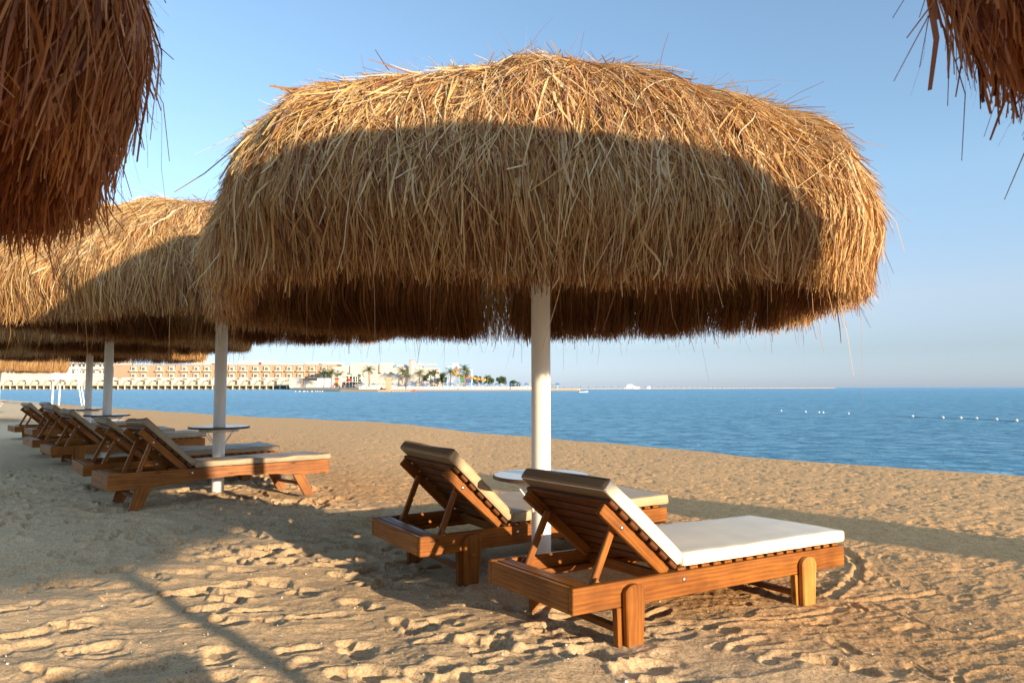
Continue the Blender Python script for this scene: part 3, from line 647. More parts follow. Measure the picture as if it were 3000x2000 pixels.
def make_lounger(pose, label, ang, cmat, kind='board', hinge=(.729, .351), cth=.072, clen=.68, bmat=None, wav=.004, seed=0, wood=M_wood, cmat2=None, strut_x=.17):
    root = empty('sun_lounger', pose[0], label, 'sun lounger', 'wooden sun loungers in pairs under the parasols')
    root.rotation_euler = Euler((math.radians(pose[3]), math.radians(pose[2]), math.radians(pose[1])), 'XYZ')
    Wd = .78; a = math.radians(ang); d = Vector((-math.cos(a), 0, math.sin(a))); nv = Vector((math.sin(a), 0, math.cos(a)))
    R = Matrix((( d.x, 0, nv.x), (0, -1, 0), (d.z, 0, nv.z))).to_3x3()      # local x along d, z along nv
    H = .125 if kind == 'board' else .155
    f = MB()
    if kind == 'board':
        for y in (.0175, Wd - .0175): f.box((1.1, y, .33 - H / 2), (2.2, .035, H))
    else:
        pts = [(0, .175), (.39, .176), (.7, .205), (1.2, .232), (1.6, .212), (1.91, .188), (2.2, .19), (2.2, .33), (0, .33)]
        for y in (0, Wd - .035): f.prism(pts, y, y + .035)
    f.box((.0175, Wd / 2, .33 - H / 2 - .002), (.034, Wd - .074, H - .004)); f.box((2.1825, Wd / 2, .33 - H / 2 - .002), (.034, Wd - .074, H - .004))
    f.box((.085, Wd / 2, .318), (.09, Wd - .076, .02)); f.box((.72, Wd / 2, .275), (.04, Wd - .074, .06)); f.box((1.45, Wd / 2, .275), (.04, Wd - .074, .06))
    for y in (.050, Wd - .050): f.box((.62, y, .235), (1.1, .026, .03))
    f.build('frame', wood, root)
    for sy in (0, 1):
        Y = lambda y: y if sy == 0 else Wd - y
        for q, (t0, t1, b0, b1, i0, i1) in enumerate(((.307, .439, .319, .417, .275, .385), (1.718, 1.858, 1.722, 1.825, 1.69, 1.80))):
            l = MB()
            if kind == 'board':
                ya, yb = sorted((Y(-.036), Y(-.001)))
                l.prism(leg_board(t0, t1, .315 if q == 0 else .305, b0, b1, -.04), ya, yb, gdir=(0, 0, 1), bev=.006)
                ya, yb = sorted((Y(.0), Y(.036)))
                l.prism([(i0 + .012, -.04), (i1 - .01, -.04), (i1, .203), (i0, .203)], ya, yb, gdir=(0, 0, 1))
                l.build('leg', M_wood_pale if (q == 1 and bmat) else wood, root)
            else:
                P = [(.175, -.045), (.275, -.045), (.39, .178), (.235, .173)] if q == 0 else [(1.915, -.045), (2.025, -.045), (1.91, .19), (1.783, .19)]
                ya, yb = sorted((Y(.001), Y(.034))); l.prism(P, ya, yb, gdir=Vector((P[3][0] - P[0][0], 0, .23)).normalized()); l.build('leg', wood, root)
    for x in (.335, 1.745):
        s_ = MB(); s_.box((x if kind == 'board' else (x - .05 if x < 1 else x + .15), Wd / 2, .085), (.05, Wd - .075, .03)); s_.build('stretcher', wood, root)
    s_ = MB(); x = hinge[0] + .02
    while x < 2.17: s_.box((x, Wd / 2, .339 if kind == 'board' else .312), (.062, Wd - (.03 if kind == 'board' else .08), .016), bev=.005); x += .092
    s_.build('seat_slats', wood, root)
    B0 = Vector((hinge[0], 0, hinge[1])) - nv * .062
    b = MB(); b.cur = 0
    for y in (.062, Wd - .062): b.box(B0 + d * (.03 + .288) + Vector((0, y, 0)), (.576, .036, .062), R)
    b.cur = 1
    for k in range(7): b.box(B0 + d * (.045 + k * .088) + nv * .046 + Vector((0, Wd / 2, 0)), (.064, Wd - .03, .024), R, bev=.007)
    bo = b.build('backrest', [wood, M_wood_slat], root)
    for sgn, y in ((-1, .043), (1, Wd - .043)):
        q = MB(); q.ball(B0 + d * .44 + Vector((0, y, 0)), .012, (1, .6, 1), 12); q.build('bolt', M_steel, bo, smooth=True)
    for y in (.102, Wd - .102):
        top = B0 + d * .45 + Vector((0, y, 0)); bot = Vector((strut_x, y, .235)); v = (top - bot); L = v.length; v.normalize()
        side = Vector((0, 1, 0)); Rs = Matrix(((v.x, 0, -v.z), (0, 1, 0), (v.z, 0, v.x))).to_3x3()
        s_ = MB(); s_.box((top + bot) / 2, (L, .024, .04), Rs, bev=.004)
        yb = y - .03 if y < .4 else y + .03
        s_.prism([(strut_x - .03, .235), (strut_x + .13, .235), (strut_x + .03, .345)], yb - .012, yb + .012)
        s_.build('support_strut', wood, root)
    for y in (-.001, Wd + .001):
        q = MB(); q.ball((.745, y, .288), .012, (1, .6, 1), 12); q.build('bolt', M_steel, root, smooth=True)
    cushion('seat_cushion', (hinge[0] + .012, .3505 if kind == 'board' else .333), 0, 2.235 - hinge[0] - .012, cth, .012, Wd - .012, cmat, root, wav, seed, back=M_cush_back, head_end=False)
    # the back cushion leans against the slats
    P0 = Vector((hinge[0], 0, hinge[1])) + d * .005
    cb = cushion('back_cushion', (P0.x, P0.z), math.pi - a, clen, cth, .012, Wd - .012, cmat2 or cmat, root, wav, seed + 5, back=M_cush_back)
    return root

LG = [
 (LP[0], 'nearest sun lounger, orange pine frame with a clean white cushion', 39.3, M_cush_white, dict(bmat=1, seed=1, wav=.003)),
 (LP[1], 'second nearest sun lounger with beige cushion, behind the white-cushioned one and beside the central pole', 43.4, M_cush_beige, dict(seed=2, wav=.006, hinge=(.69, .355))),
 (LP[2], 'slant-legged sun lounger with arched side rail, front one at the left parasol pole', 43.5, M_cush_tan, dict(kind='arch', seed=3, wav=.010, hinge=(.76, .345), cth=.058, clen=.66, strut_x=.25)),
 (LP[3], 'sun lounger directly behind the slant-legged one, its tan backrest raised just left of it', 40, M_cush_tan, dict(seed=4, wav=.009, cth=.06)),
 (LP[4], 'sun lounger with striped tan cushion, third group from the right, broad leg board in front', 43, M_cush_tan, dict(seed=6, wav=.010)),
 (LP[5], 'sun lounger half hidden behind the broad-legged one, dark backrest tilted up', 46, M_cush_tan, dict(seed=7, wav=.010)),
 (LP[6], 'far sun lounger with lit pine side rail behind the dark tilted backrests', 43, M_cush_tan, dict(seed=8, wav=.010)),
 (LP[7], 'farthest raised sun lounger near the left edge, backrest against the blue water', 41, M_cush_tan, dict(seed=9, wav=.012))]
for pose, lab, ang, cm, kw in LG: make_lounger(pose, lab, ang, cm, **kw)
make_lounger(((-15.9, 17.3, .12), 40, 0, 0), 'flat pale-cushioned sun lounger cut off by the left edge of the photo', 40, M_cush_white, seed=12)
make_lounger(((.75, .20, .0), -44, 0, 0), 'unseen sun lounger right of the camera, added to cast the lower left shadow', 42, M_cush_tan, seed=11)  # added out of view only for the shadow it throws

# ------------------------------------------------------------------ the shore across the bay (sizes in metres, D = distance north of the camera)
def X_(px, D): return (px - 1500) / 2080 * D * 1.002
def Z_(py, D): return 1.3 + (1134 - py) / 2080 * D
def land():
    top = .42; P = [(-1500, 560), (X_(850, 560), 560), (X_(862, 420), 420), (X_(905, 300), 300), (X_(1000, 262), 262), (X_(1110, 252), 252), (X_(1140, 254), 254), (X_(1142, 258), 258), (X_(1075, 290), 290), (X_(1080, 322), 322), (X_(1300, 326), 326),
                    (X_(1560, 330), 330), (X_(1690, 334), 334), (X_(1700, 338), 338), (X_(1600, 380), 380), (X_(1560, 520), 520), (X_(1500, 1200), 1200), (-1500, 1500)]
    c = Vector((-250, 700)); V = [(x, y, top) for x, y in P] + [(x + (0 if k in (0, len(P) - 1) else 0), y - 3, -1) for k, (x, y) in enumerate(P)]
    n_ = len(P); F = [tuple(range(n_))] + [(i, n_ + i, n_ + (i + 1) % n_, (i + 1) % n_) for i in range(n_)]
    tag(raw_mesh('far_beach', V, F, M_landsand), kind='structure')
    V = [(X_(840, 552), 552, .55), (X_(1130, 330), 345, .55), (X_(1130, 360), 400, .55), (X_(1060, 500), 556, .55), (X_(840, 565), 565, .55)]
    tag(raw_mesh('far_lawn', V, [(0, 1, 2, 3, 4)], M_grass), kind='structure')
land()

def slab(mb, px0, px1, y0, y1, D, depth, front=0.0, bev=.02):
    x0, x1 = X_(px0, D), X_(px1, D); z0, z1 = Z_(max(y0, y1), D), Z_(min(y0, y1), D)
    mb.box(((x0 + x1) / 2, D - front + depth / 2, (z0 + z1) / 2), (abs(x1 - x0), depth, z1 - z0), bev=bev)
def part(name, m, parent, *slabs):
    b = MB()
    for s in slabs: slab(b, *s)
    o = b.build(name, m, parent); o.location = -Vector(parent.location) if parent else (0, 0, 0); return o
def child_of_child(o): o.location = (0, 0, 0)

# white terraced hotel, far left
D = 600
h = empty('hotel', (X_(100, D), D, 0), 'white terraced hotel with rounded balconies at the far left across the bay', 'hotel')
part('wall', M_white, h, (-420, 335, 1052, 1134, D, 30))
part('roof_parapet', M_cream, h, (-420, 335, 1049, 1052, D, 30, .4))
for row, (ya, yb) in enumerate(((1056, 1060), (1066, 1074), (1086, 1092))):
    for k in range(24):
        px = -25 + k * 15 + (4 if k % 2 else 0)
        if px > 325: continue
        f = part('window', M_paint, h, (px, px + 8, ya - .6, yb + .3, D, .5, .25)); g = part('pane', M_glass, h, (px + .8, px + 3.7, ya, yb, D, .5, .4), (px + 4.3, px + 7.2, ya, yb, D, .5, .4))
        g.parent = f; g.location = (0, 0, 0)
for ya in (1062, 1078):
    for k in range(12):
        px = -30 + k * 31; part('balcony', M_white, h, (px, px + 25, ya, ya + 3, D, 2.5, 2.2), (px + 3, px + 22, ya + 3, ya + 4, D, 3.0, 2.8))

# ochre hotel with cream bays
D = 590
h = empty('hotel', (X_(640, D), D, 0), 'long ochre hotel with two rows of cream bay windows and white rooftop rooms', 'hotel')
part('wall', M_brown, h, (336, 985, 1070, 1134, D, 22))
part('roof_parapet', M_brown2, h, (336, 985, 1068, 1070.6, D, 22.4, .25))
bays = [395, 424, 470, 506, 543, 578, 609, 648, 682, 715, 751, 783, 817, 849, 881, 916, 951]
for k, px in enumerate(bays):
    part('wall_pier', M_brown2, h, (px + 11, px + 15, 1070.6, 1134, D, 1.0, .7))
    for ya in (1073, 1093):
        b = part('bay', M_cream, h, (px - 6, px + 9, ya, ya + 14, D, 1.6, 1.4))
        w = part('window', M_paint, h, (px - 3, px + 6.5, ya + 2.2, ya + 11.5, D, .4, 1.6)); w.parent = b; w.location = (0, 0, 0)
        g = part('pane', M_glass, h, (px - 2.4, px - .2, ya + 3, ya + 11.5, D, .4, 1.75), (px + .6, px + 2.9, ya + 3, ya + 11.5, D, .4, 1.75), (px + 3.7, px + 5.9, ya + 3, ya + 11.5, D, .4, 1.75)); g.parent = b; g.location = (0, 0, 0)
        part('balcony', M_cream, h, (px - 8, px + 15, ya + 12, ya + 15.5, D, 3.0, 2.8))
for a, b_, t in ((560, 612, 1056), (628, 655, 1059), (696, 752, 1057), (765, 800, 1057), (800, 845, 1065), (853, 885, 1066), (897, 930, 1060), (943, 996, 1061)):
    part('rooftop_room', M_white, h, (a, b_, t, 1068, D, 14, -2))

# white blocks behind the palms
def block(label, D, *sl, extra=()):
    r = empty('apartment_block', (X_((sl[0][0] + sl[0][1]) / 2, D), D, 0), label, 'building')
    part('wall', M_white, r, *[(a, b, t, 1134, D, 16, f) for a, b, t, f in sl])
    for nm, m, s_ in extra: part(nm, m, r, *s_)
    return r
D = 560
block('low white building right behind the ochre hotel, beside the pair of palms', D, (975, 1027, 1074, 0), extra=[('window', M_glass, [(990, 993, 1084, 1090, D, .3, .2)]), ('parapet', M_cream, [(975, 1027, 1073, 1074, D, 16.3, .15)])])
block('square white block with a flat roof behind the tall palm', D, (1028, 1080, 1063, 1), (1080, 1112, 1069, 0), extra=[('side_wall', M_brown2, [(1026.5, 1028, 1063, 1100, D, 17, .8)]), ('window', M_cream, [(1053, 1059, 1068, 1074, D, .3, 1.2)])])
block('white block with a tan side face, middle of the white buildings', D, (1115, 1147, 1063, 1), (1147, 1190, 1077, 0), (1163, 1188, 1068, -3), extra=[('side_wall', M_brown2, [(1111, 1115, 1063, 1100, D, 17, .8)]), ('window', M_glass, [(1158, 1160, 1069, 1073, D, .3, .2)])])
block('white building with a tall slim stair tower and a flying roof canopy', D, (1212, 1236, 1064, 1), (1236, 1284, 1078, 0), extra=[('stair_tower', M_grey, [(1199, 1206, 1055, 1134, D, 6, 1.5)]), ('tower_face', M_white, [(1206, 1212, 1055, 1134, D, 6, 1.4)]), ('tower_roof', M_brown2, [(1198, 1213, 1053.5, 1055.4, D, 7, 2)]),
    ('window', M_glass, [(1230, 1232, 1070, 1073, D, .3, 1.2)]), ('roof_canopy', M_cream, [(1248, 1277, 1066, 1070, D, 6, 0)]), ('canopy_post', M_grey, [(1258, 1259, 1070, 1078, D, .6, 0), (1272, 1273, 1070, 1078, D, .6, 0)])])
D = 400
w = empty('perimeter_wall', (X_(1150, D), D, 0), 'long low plain white wall behind the far umbrellas', 'wall')
part('wall', M_white, w, (1063, 1236, 1095, 1136, D, 6)); part('vent', M_grey, w, (1211, 1216, 1112, 1115, D, .3, .2))
part('roof_finial', M_paint, w, (1104, 1105, 1092, 1095, D, .3, 0), (1166, 1167, 1092, 1095, D, .3, 0), (1198, 1199, 1092, 1095, D, .3, 0))
D = 405
w = empty('snack_bar', (X_(1260, D), D, 0), 'low building with a pale green sign board between far palms', 'building')
part('wall', M_white, w, (1237, 1300, 1116, 1136, D, 5)); part('roof', M_brown2, w, (1235, 1302, 1114, 1116.3, D, 6, .4)); part('sign_board', M_lblue, w, (1255, 1283, 1107, 1114, D, .4, 0))
D = 540
for a, b_, t, lab, m in ((850, 885, 1107, 'plain white garden wall next to the end of the beach cabins', M_white), (892, 931, 1115, 'lower white garden wall left of the pale blue panels', M_white), (931, 976, 1108, 'pale blue and white panel wall behind the pair of palms', M_lblue)):
    w = empty('garden_wall', (X_((a + b_) / 2, D), D, 0), lab, 'wall'); part('panel', m, w, (a, b_, t, 1135, D, 1.2)); part('coping', M_white, w, (a, b_, t - .8, t, D, 1.4, .1))
    if m is M_lblue: part('white_panel', M_paint, w, (a + 15, a + 30, t + 1, 1134, D, .3, .2))

# row of white beach cabins with outside stairs
D = 575
def cabin(px, D, label):
    r = empty('beach_cabin', (X_(px, D), D, .42), label, 'beach cabin', 'white beach cabins along the promenade')
    s_ = D / 2080; zb = .42
    def P(name, m, x0, x1, z0, z1, y0, y1, bev=.02):
        b = MB(); b.box(((x0 + x1) / 2 * s_, (y0 + y1) / 2, (z0 + z1) / 2 * s_), ((x1 - x0) * s_, y1 - y0, (z1 - z0) * s_), bev=bev); return b.build(name, m, r)
    P('wall', M_white, 0, 21, 0, 24, 0, 6); P('recess_wall', M_white, 21, 39, 0, 20, 3, 6); P('roof_terrace', M_cream, 0, 39, 24, 25.2, 0, 6)
    P('terrace_screen', M_white, 1, 25, 25.2, 32, 4, 4.4); P('terrace_rail', M_paint, 0, 39, 28, 28.7, -.1, .1)
    P('door', M_grey, 25, 29, 0, 14, 2.8, 3); P('door', M_grey, 31, 35, 0, 14, 2.8, 3)
    b = MB(); b.prism([(10 * s_, 7 * s_), (12 * s_, 7 * s_), (24 * s_, 24 * s_), (22 * s_, 24 * s_)], -.9, -.2); b.build('stair', M_deck, r)
    b = MB(); b.prism([(9 * s_, 3 * s_), (18 * s_, 1 * s_), (19 * s_, 2 * s_), (10 * s_, 7 * s_)], -1.1, -.3); b.build('stair_landing', M_deck, r)
    return r
cab = cabin(5, D, 'second white beach cabin with outside stair from the left, behind the promenade')
for k in range(1, 23):
    px = -33.5 + (k if k > 1 else 0) * 38.5
    if px > 820: break
    c = copy_tree(cab); c.location = (X_(px, D), D, .42); c['label'] = nth(k + 1 if k > 1 else 3 if px > 5 else 1) + ' white beach cabin with outside stair from the left, behind the promenade'
p = empty('promenade', (X_(400, 556), 556, 0), 'long tan timber promenade on posts in front of the beach cabins', 'promenade')
part('deck', M_deck, p, (-420, 848, 1126.5, 1130, 556, 7)); part('quay_face', M_dkgreen, p, (-420, 846, 1130, 1141, 557, 4, -3))  # quay face in plain dark green
for k in range(44): part('post', M_cream, p, (-6 + k * 19.7, -3.6 + k * 19.7, 1130, 1140, 556, .8))

# playground and two-storey pergola
D = 420
p = empty('playground_slide', (X_(987, D), D, .4), 'orange and yellow playground slide tower by the pergola', 'playground')
part('tower', M_orange, p, (984, 991, 1112, 1134, D, 1.5)); part('roof', M_red, p, (982, 993, 1107, 1112, D, 2, .2)); part('side_panel', M_white, p, (979, 984, 1120, 1128, D, .4))
b = MB(); s_ = D / 2080; b.prism([(X_(990, D), Z_(1122, D)), (X_(992, D), Z_(1122, D)), (X_(1001, D), Z_(1134, D)), (X_(997, D), Z_(1134, D))], D - 1.5, D - .4); o = b.build('chute', M_yellow, p); o.location = -Vector(p.location)
b = MB(); b.prism([(X_(984, D), Z_(1124, D)), (X_(986, D), Z_(1124, D)), (X_(978, D), Z_(1134, D)), (X_(974, D), Z_(1134, D))], D - 1.5, D - .4); o = b.build('chute', M_red, p); o.location = -Vector(p.location)
D = 430
p = empty('pergola', (X_(1030, D), D, .4), 'two-storey white pergola with open bays beside the playground', 'pergola')
part('floor', M_white, p, (994, 1062, 1117, 1119, D, 8)); part('roof', M_cream, p, (994, 1034, 1100, 1102, D, 8, .3)); part('awning', M_white, p, (1002, 1022, 1096, 1100, D, 7))
part('back_wall', M_grey, p, (996, 1060, 1119, 1135, D, .5, -7)); part('beam', M_white, p, (1034, 1062, 1102, 1103, D, 8), (1034, 1062, 1110, 1110.8, D, .4))
for px in (995, 1002, 1014, 1024, 1033, 1042, 1048, 1061): part('post', M_paint, p, (px, px + 1.5, 1101, 1135, D, .5))
part('banner', M_red, p, (1021, 1031, 1109, 1116, D, .2, .1)); part('parasol', M_red, p, (1004, 1008, 1121, 1131, D, .3, 0))

# palms
def make_palm(seed):
    r = random.Random(seed); root = bpy.data.objects.new('palm_tree', None); COL.objects.link(root)
    b = MB(); z = 0; x = 0
    for k in range(10): x2 = x + r.uniform(-.06, .08); b.tube((x, 0, z), (x2, 0, z + .62), .24 - .008 * k, .21 - .008 * k, 8); x = x2; z += .6
    b.build('trunk', M_trunk, root); b = MB()
    for k in range(34):
        a = r.uniform(0, 6.28); e0 = r.uniform(-.15, 1.35); L = r.uniform(2.2, 3.0); p = Vector((x, 0, 6.1)); d = Vector((math.cos(a) * math.cos(e0), math.sin(a) * math.cos(e0), math.sin(e0)))
        side = Vector((-math.sin(a), math.cos(a), 0)); n_ = 8
        for j in range(n_):
            q = p + d * L / n_; t = j / n_; wl = .55 * math.sin(math.pi * min(1, .18 + t * .82)) + .06
            for sg in (-1, 1):
                for u in (0, .5):
                    o_ = p.lerp(q, u); tip = o_ + side * sg * wl * r.uniform(.7, 1.1) + d * .3 + Vector((0, 0, -.22 * wl * 2)); w_ = d * .09
                    b.add([o_, o_ + w_, tip], [(0, 1, 2)])
            b.tube(p, q, .03, n=3, caps=False); p = q; d = (d + Vector((0, 0, -.20 - .1 * t))).normalized()
    b.build('crown', M_palm, root); return root
palms = [make_palm(1), make_palm(2)]; used = [0, 0]
PL = [(951, 1130, 1079, 520, 'left one of the two close palms by the pale blue panels'), (972, 1128, 1078, 515, 'right one of the two close palms by the pale blue panels'), (997, 1128, 1085, 445, 'short palm beside the playground slide'),
      (1084, 1136, 1068, 392, 'tall palm in front of the left half of the long white wall'), (1180, 1136, 1071, 392, 'bushy tall palm in front of the right half of the long white wall'), (1187, 1136, 1086, 396, 'short palm tucked behind the bushy tall one'),
      (1230, 1136, 1079, 392, 'palm at the right end of the long white wall'), (1264, 1136, 1081, 396, 'left palm of the pair by the pale green sign board'), (1275, 1136, 1078, 398, 'right palm of the pair by the pale green sign board'),
      (1320, 1136, 1075, 372, 'palm in front of the water slide tower'), (1360, 1136, 1065, 372, 'tallest palm, right of the water slide tower'), (1364, 1136, 1084, 380, 'lower palm crown behind the tallest palm'), (1428, 1136, 1096, 372, 'small palm stump in front of the round dark trees')]
for i, (px, yb, yt, D, lab) in enumerate(PL):
    k = i % 2; o = palms[k] if not used[k] else copy_tree(palms[k]); used[k] = 1
    zt = Z_(yt, D); s_ = (zt - .42) / 8.0; o.location = (X_(px, D), D, .42); o.scale = (s_ * 1.15, s_ * 1.15, s_); o.rotation_euler = (0, 0, i * 1.3); tag(o, lab, 'palm tree', 'palms across the bay')

# dark rounded trees
def make_tree(px0, px1, yt, D, lab, seed):
    r = random.Random(seed); x0, x1 = X_(px0, D), X_(px1, D); w = (x1 - x0) / 2; zt = Z_(yt, D); h = zt - .42
    root = empty('leafy_tree', ((x0 + x1) / 2, D, .42), lab, 'tree', 'dark trees across the bay'); b = MB(); b.tube((0, 0, -.2), (.1, 0, h * .5), .25, .15, 7)
    for k in range(4): a = k * 1.6; b.tube((.1, 0, h * .4), (w * .5 * math.cos(a), w * .3 * math.sin(a), h * .75), .12, .05, 6)
    b.build('trunk', M_trunk, root); b = MB()
    cl = [(r.uniform(-.75, .75) * w, r.uniform(-1, 1) * min(w, 5) * .6, h * r.uniform(.38, .8), r.uniform(.22, .38) * min(w, h)) for _ in range(14)]
    for _ in range(1500):
        cx, cy, cz, cr = r.choice(cl); d = Vector((r.gauss(0, 1), r.gauss(0, 1), r.gauss(0, 1))).normalized(); p = Vector((cx, cy, cz)) + d * cr * r.uniform(.6, 1.08)
        if p.z > h: p.z = h - r.random() * .4
        a = Vector((r.gauss(0, 1), r.gauss(0, 1), r.gauss(0, 1))).normalized() * .32; c_ = a.cross(d).normalized() * .2
        b.add([p - a, p + c_, p + a, p - c_], [(0, 1, 2, 3)])
    b.build('crown', M_foliage, root)
for k, t in enumerate(((1012, 1034, 1085, 440, 'dark bush behind the two-storey pergola, left part'), (1036, 1062, 1084, 445, 'dark bush between the pergola and the long white wall'), (1095, 1120, 1080, 410, 'feathery dark tree above the wall right of the tall palm'), (1124, 1140, 1083, 410, 'slim dark tree above the middle of the long white wall'), (1140, 1166, 1082, 410, 'wide dark tree above the middle of the long white wall'),
    (1197, 1222, 1086, 412, 'dark shrub above the right end of the long white wall'), (1238, 1258, 1085, 415, 'dark tree between the white wall and the paired palms'), (1283, 1312, 1083, 402, 'dense dark tree left of the water slide'), (1384, 1412, 1091, 400, 'dark tree just right of the water slide frame'), (1417, 1452, 1097, 385, 'left of the two big round dark trees at the end of the beach'), (1446, 1484, 1095, 390, 'right of the two big round dark trees at the end of the beach'), (1488, 1524, 1114, 385, 'low dark hedge right of the round trees'))): make_tree(*t, 40 + k)

# water slides
D = 385
p = empty('water_slide', (X_(1340, D), D, .42), 'water slide tower of white steel with a yellow and orange tube', 'water slide')
def rel(o): o.location = -Vector(p.location); return o
b = MB()
def bar(a, c, r=.12): b.tube((X_(a[0], D), D + a[2], Z_(a[1], D)), (X_(c[0], D), D + c[2], Z_(c[1], D)), r, n=6)
for px in (1312, 1325, 1341, 1382):
    for q in (0, 5): bar((px, 1074 if px in (1325, 1341) else 1081, q), (px, 1136, q))
for px, yy in ((1327, 1064), (1341, 1064)): bar((px, yy, 0), (px, 1081, 0)); bar((px, yy, 4), (px, 1081, 4))
for q in (0, 4):
    bar((1327, 1064, q), (1341, 1064, q)); bar((1312, 1074, q), (1341, 1074, q)); bar((1341, 1081, q), (1382, 1081, q)); bar((1341, 1085, q), (1382, 1085, q)); bar((1312, 1090, q), (1341, 1090, q)); bar((1327, 1069, q), (1341, 1069, q))
for px in range(1345, 1380, 6): bar((px, 1081, 0), (px, 1085, 0), .08)
bar((1325, 1118, 0), (1341, 1100, 0)); bar((1341, 1118, 0), (1325, 1100, 0)); bar((1312, 1118, 0), (1325, 1098, 0)); bar((1325, 1118, 0), (1312, 1098, 0))
rel(b.build('steel_frame', M_paint, p))
def tubep(pts, r, m, name, n=10):
    b2 = MB(); b2.path([(X_(a, D), D + c, Z_(b_, D)) for a, b_, c in pts], r, n); rel(b2.build(name, m, p, smooth=True))
tubep([(1338, 1076, -1), (1342, 1081, -2), (1340, 1086, -3), (1335, 1089, -3)], .75, M_orange, 'upper_tube')
tubep([(1335, 1089, -3), (1329, 1092, -2.5), (1331, 1096, -2), (1340, 1098, -2)], .8, M_yellow, 'bend_tube')
tubep([(1340, 1098, -2), (1352, 1101, -2), (1364, 1103, -2)], .62, M_yellow, 'middle_tube')
tubep([(1364, 1103, -2), (1378, 1105, -2), (1386, 1107, -2)], .62, M_orange, 'lower_tube')
tubep([(1386, 1107, -2), (1396, 1109, -2)], .62, M_yellow, 'lower_tube'); tubep([(1396, 1109, -2), (1407, 1111, -2)], .62, M_orange, 'lower_tube'); tubep([(1407, 1111, -2), (1424, 1113, -2)], .66, M_yellow, 'tube_mouth')
def chute(px0, px1, yt, yb, m, dy=4):
    b2 = MB(); x0, x1 = X_(px0, D), X_(px1, D); zt, zb = Z_(yt, D), Z_(yb, D)
    b2.add([(x0, D + dy, zt), (x1, D + dy, zt), (x1 + 1, D - 3, zb), (x0 + 1, D - 3, zb), (x0, D + dy, zt - .3), (x1, D + dy, zt - .3), (x1 + 1, D - 3, zb - .3), (x0 + 1, D - 3, zb - .3)], [(0, 3, 2, 1), (4, 5, 6, 7), (3, 7, 6, 2), (0, 4, 7, 3), (1, 2, 6, 5), (0, 1, 5, 4)]); rel(b2.build('open_chute', m, p))
chute(1346, 1350, 1101, 1119, M_green); chute(1351, 1355, 1101, 1119, M_green); chute(1362, 1366, 1108, 1119, M_blue); chute(1367, 1371, 1108, 1120, M_red); chute(1372, 1377, 1108, 1119, M_blue)

# far beach parasols and day beds
def far_umbrella(straw):
    root = bpy.data.objects.new('beach_umbrella', None); COL.objects.link(root)
    b = MB(); b.tube((0, 0, -.1), (0, 0, 2.75), .06, n=6); b.build('pole', M_paint, root)
    b = MB(); n_ = 8
    prof = [(0, 3.05), (.25, 2.85), (1.45, 2.3), (1.45, 2.12), (.2, 2.6)] if straw else [(0, 3.1), (.2, 2.9), (1.5, 2.25), (1.5, 2.15), (.1, 2.7)]
    b.lathe(prof, n=14 if straw else 8); b.build('canopy', M_strawfar if straw else M_blue, root); return root
for straw, pxs in ((0, [1064, 1096, 1150, 1192, 1211, 1240, 1256, 1305, 1323, 1370, 1390, 1413, 1435, 1456, 1477, 1498, 1519, 1542, 1633]), (1, [1112, 1127, 1177, 1224, 1272, 1290, 1338, 1357, 1405, 1424, 1447, 1468, 1487, 1512, 1532, 1551, 1618])):
    proto = far_umbrella(straw)
    for i, px in enumerate(pxs):
        o = proto if i == 0 else copy_tree(proto); D = 342 + (i * 7) % 11 + 6 * straw
        o.location = (X_(px, D), D, .42); o.rotation_euler = (0, 0, i)
        if px in (1633, 1618): tag(o, ('blue' if not straw else 'thatched') + ' beach umbrella just right of the big central pole, by the start of the pier', 'beach umbrella')
        else: tag(o, nth(i + 1) + (' straw' if straw else ' blue') + ' umbrella from the left in the far beach row', 'beach umbrella', 'straw umbrellas on the far beach' if straw else 'blue umbrellas on the far beach')
db = bpy.data.objects.new('day_bed', None); COL.objects.link(db)
b = MB(); b.box((0, 0, .42), (2.0, 1.0, .84), bev=.05); b.build('base', M_paint, db); b = MB(); b.box((-.2, -.55, .62), (.75, .15, .4), bev=.05); b.build('cushion', M_pillow, db); b = MB(); b.box((0, .45, 1.05), (2.0, .12, .42), bev=.04); b.build('backrest', M_white, db)
i = 0
for px in np.arange(1060, 1562, 15.2):
    for row in (0, 1):
        if (i * 7) % 5 == 4 and row: i += 1; continue
        o = db if i == 0 else copy_tree(db); D = 334 + row * 12; o.location = (X_(px + 5 * row + (i * 5) % 4, D), D, .42); tag(o, nth(int((px - 1060) / 15.2 + 1.5)) + ' white day bed from the left in the ' + ('back' if row else 'front') + ' row of the far beach', 'day bed', 'day beds on the far beach'); i += 1

# spit: ruined stone tower, rocks, red boats
D = 256
p = empty('stone_tower', (X_(1140, D), D, 0), 'tan stone tower stump at the tip of the sand spit', 'tower')
r = random.Random(3); b = MB()
for k in range(9):
    z = -.5 + k * .6; b.box((X_(1140, D) + r.uniform(-.1, .1), D, z + .3), (1.75 + (.45 if k > 7 else 0) + r.uniform(-.15, .15), 1.7, .62), Matrix.Rotation(r.uniform(-.1, .1), 3, 'Z'), bev=.09)
o = b.build('shaft', M_stone, p); o.location = -Vector(p.location)
b = MB()
for k in range(5): b.box((X_(1135 + k * 2.6, D), D, Z_(1108 - (k % 2) * 1.5, D)), (.3, 1.5, .5), bev=.05)
o = b.build('crest', M_stone, p); o.location = -Vector(p.location)
def rock(px, D, sx, sz, m, lab, name='rock', cat='rock', grp=None, z=0.1):
    b = MB(); b.ball((0, 0, 0), 1, (sx, sx * .8, sz), 12); rr = random.Random(int(px)); b.v = [tuple(Vector(v) * rr.uniform(.82, 1.12)) for v in b.v]
    o = b.build(name, m); o.location = (X_(px, D), D, z); tag(o, lab, cat, grp)
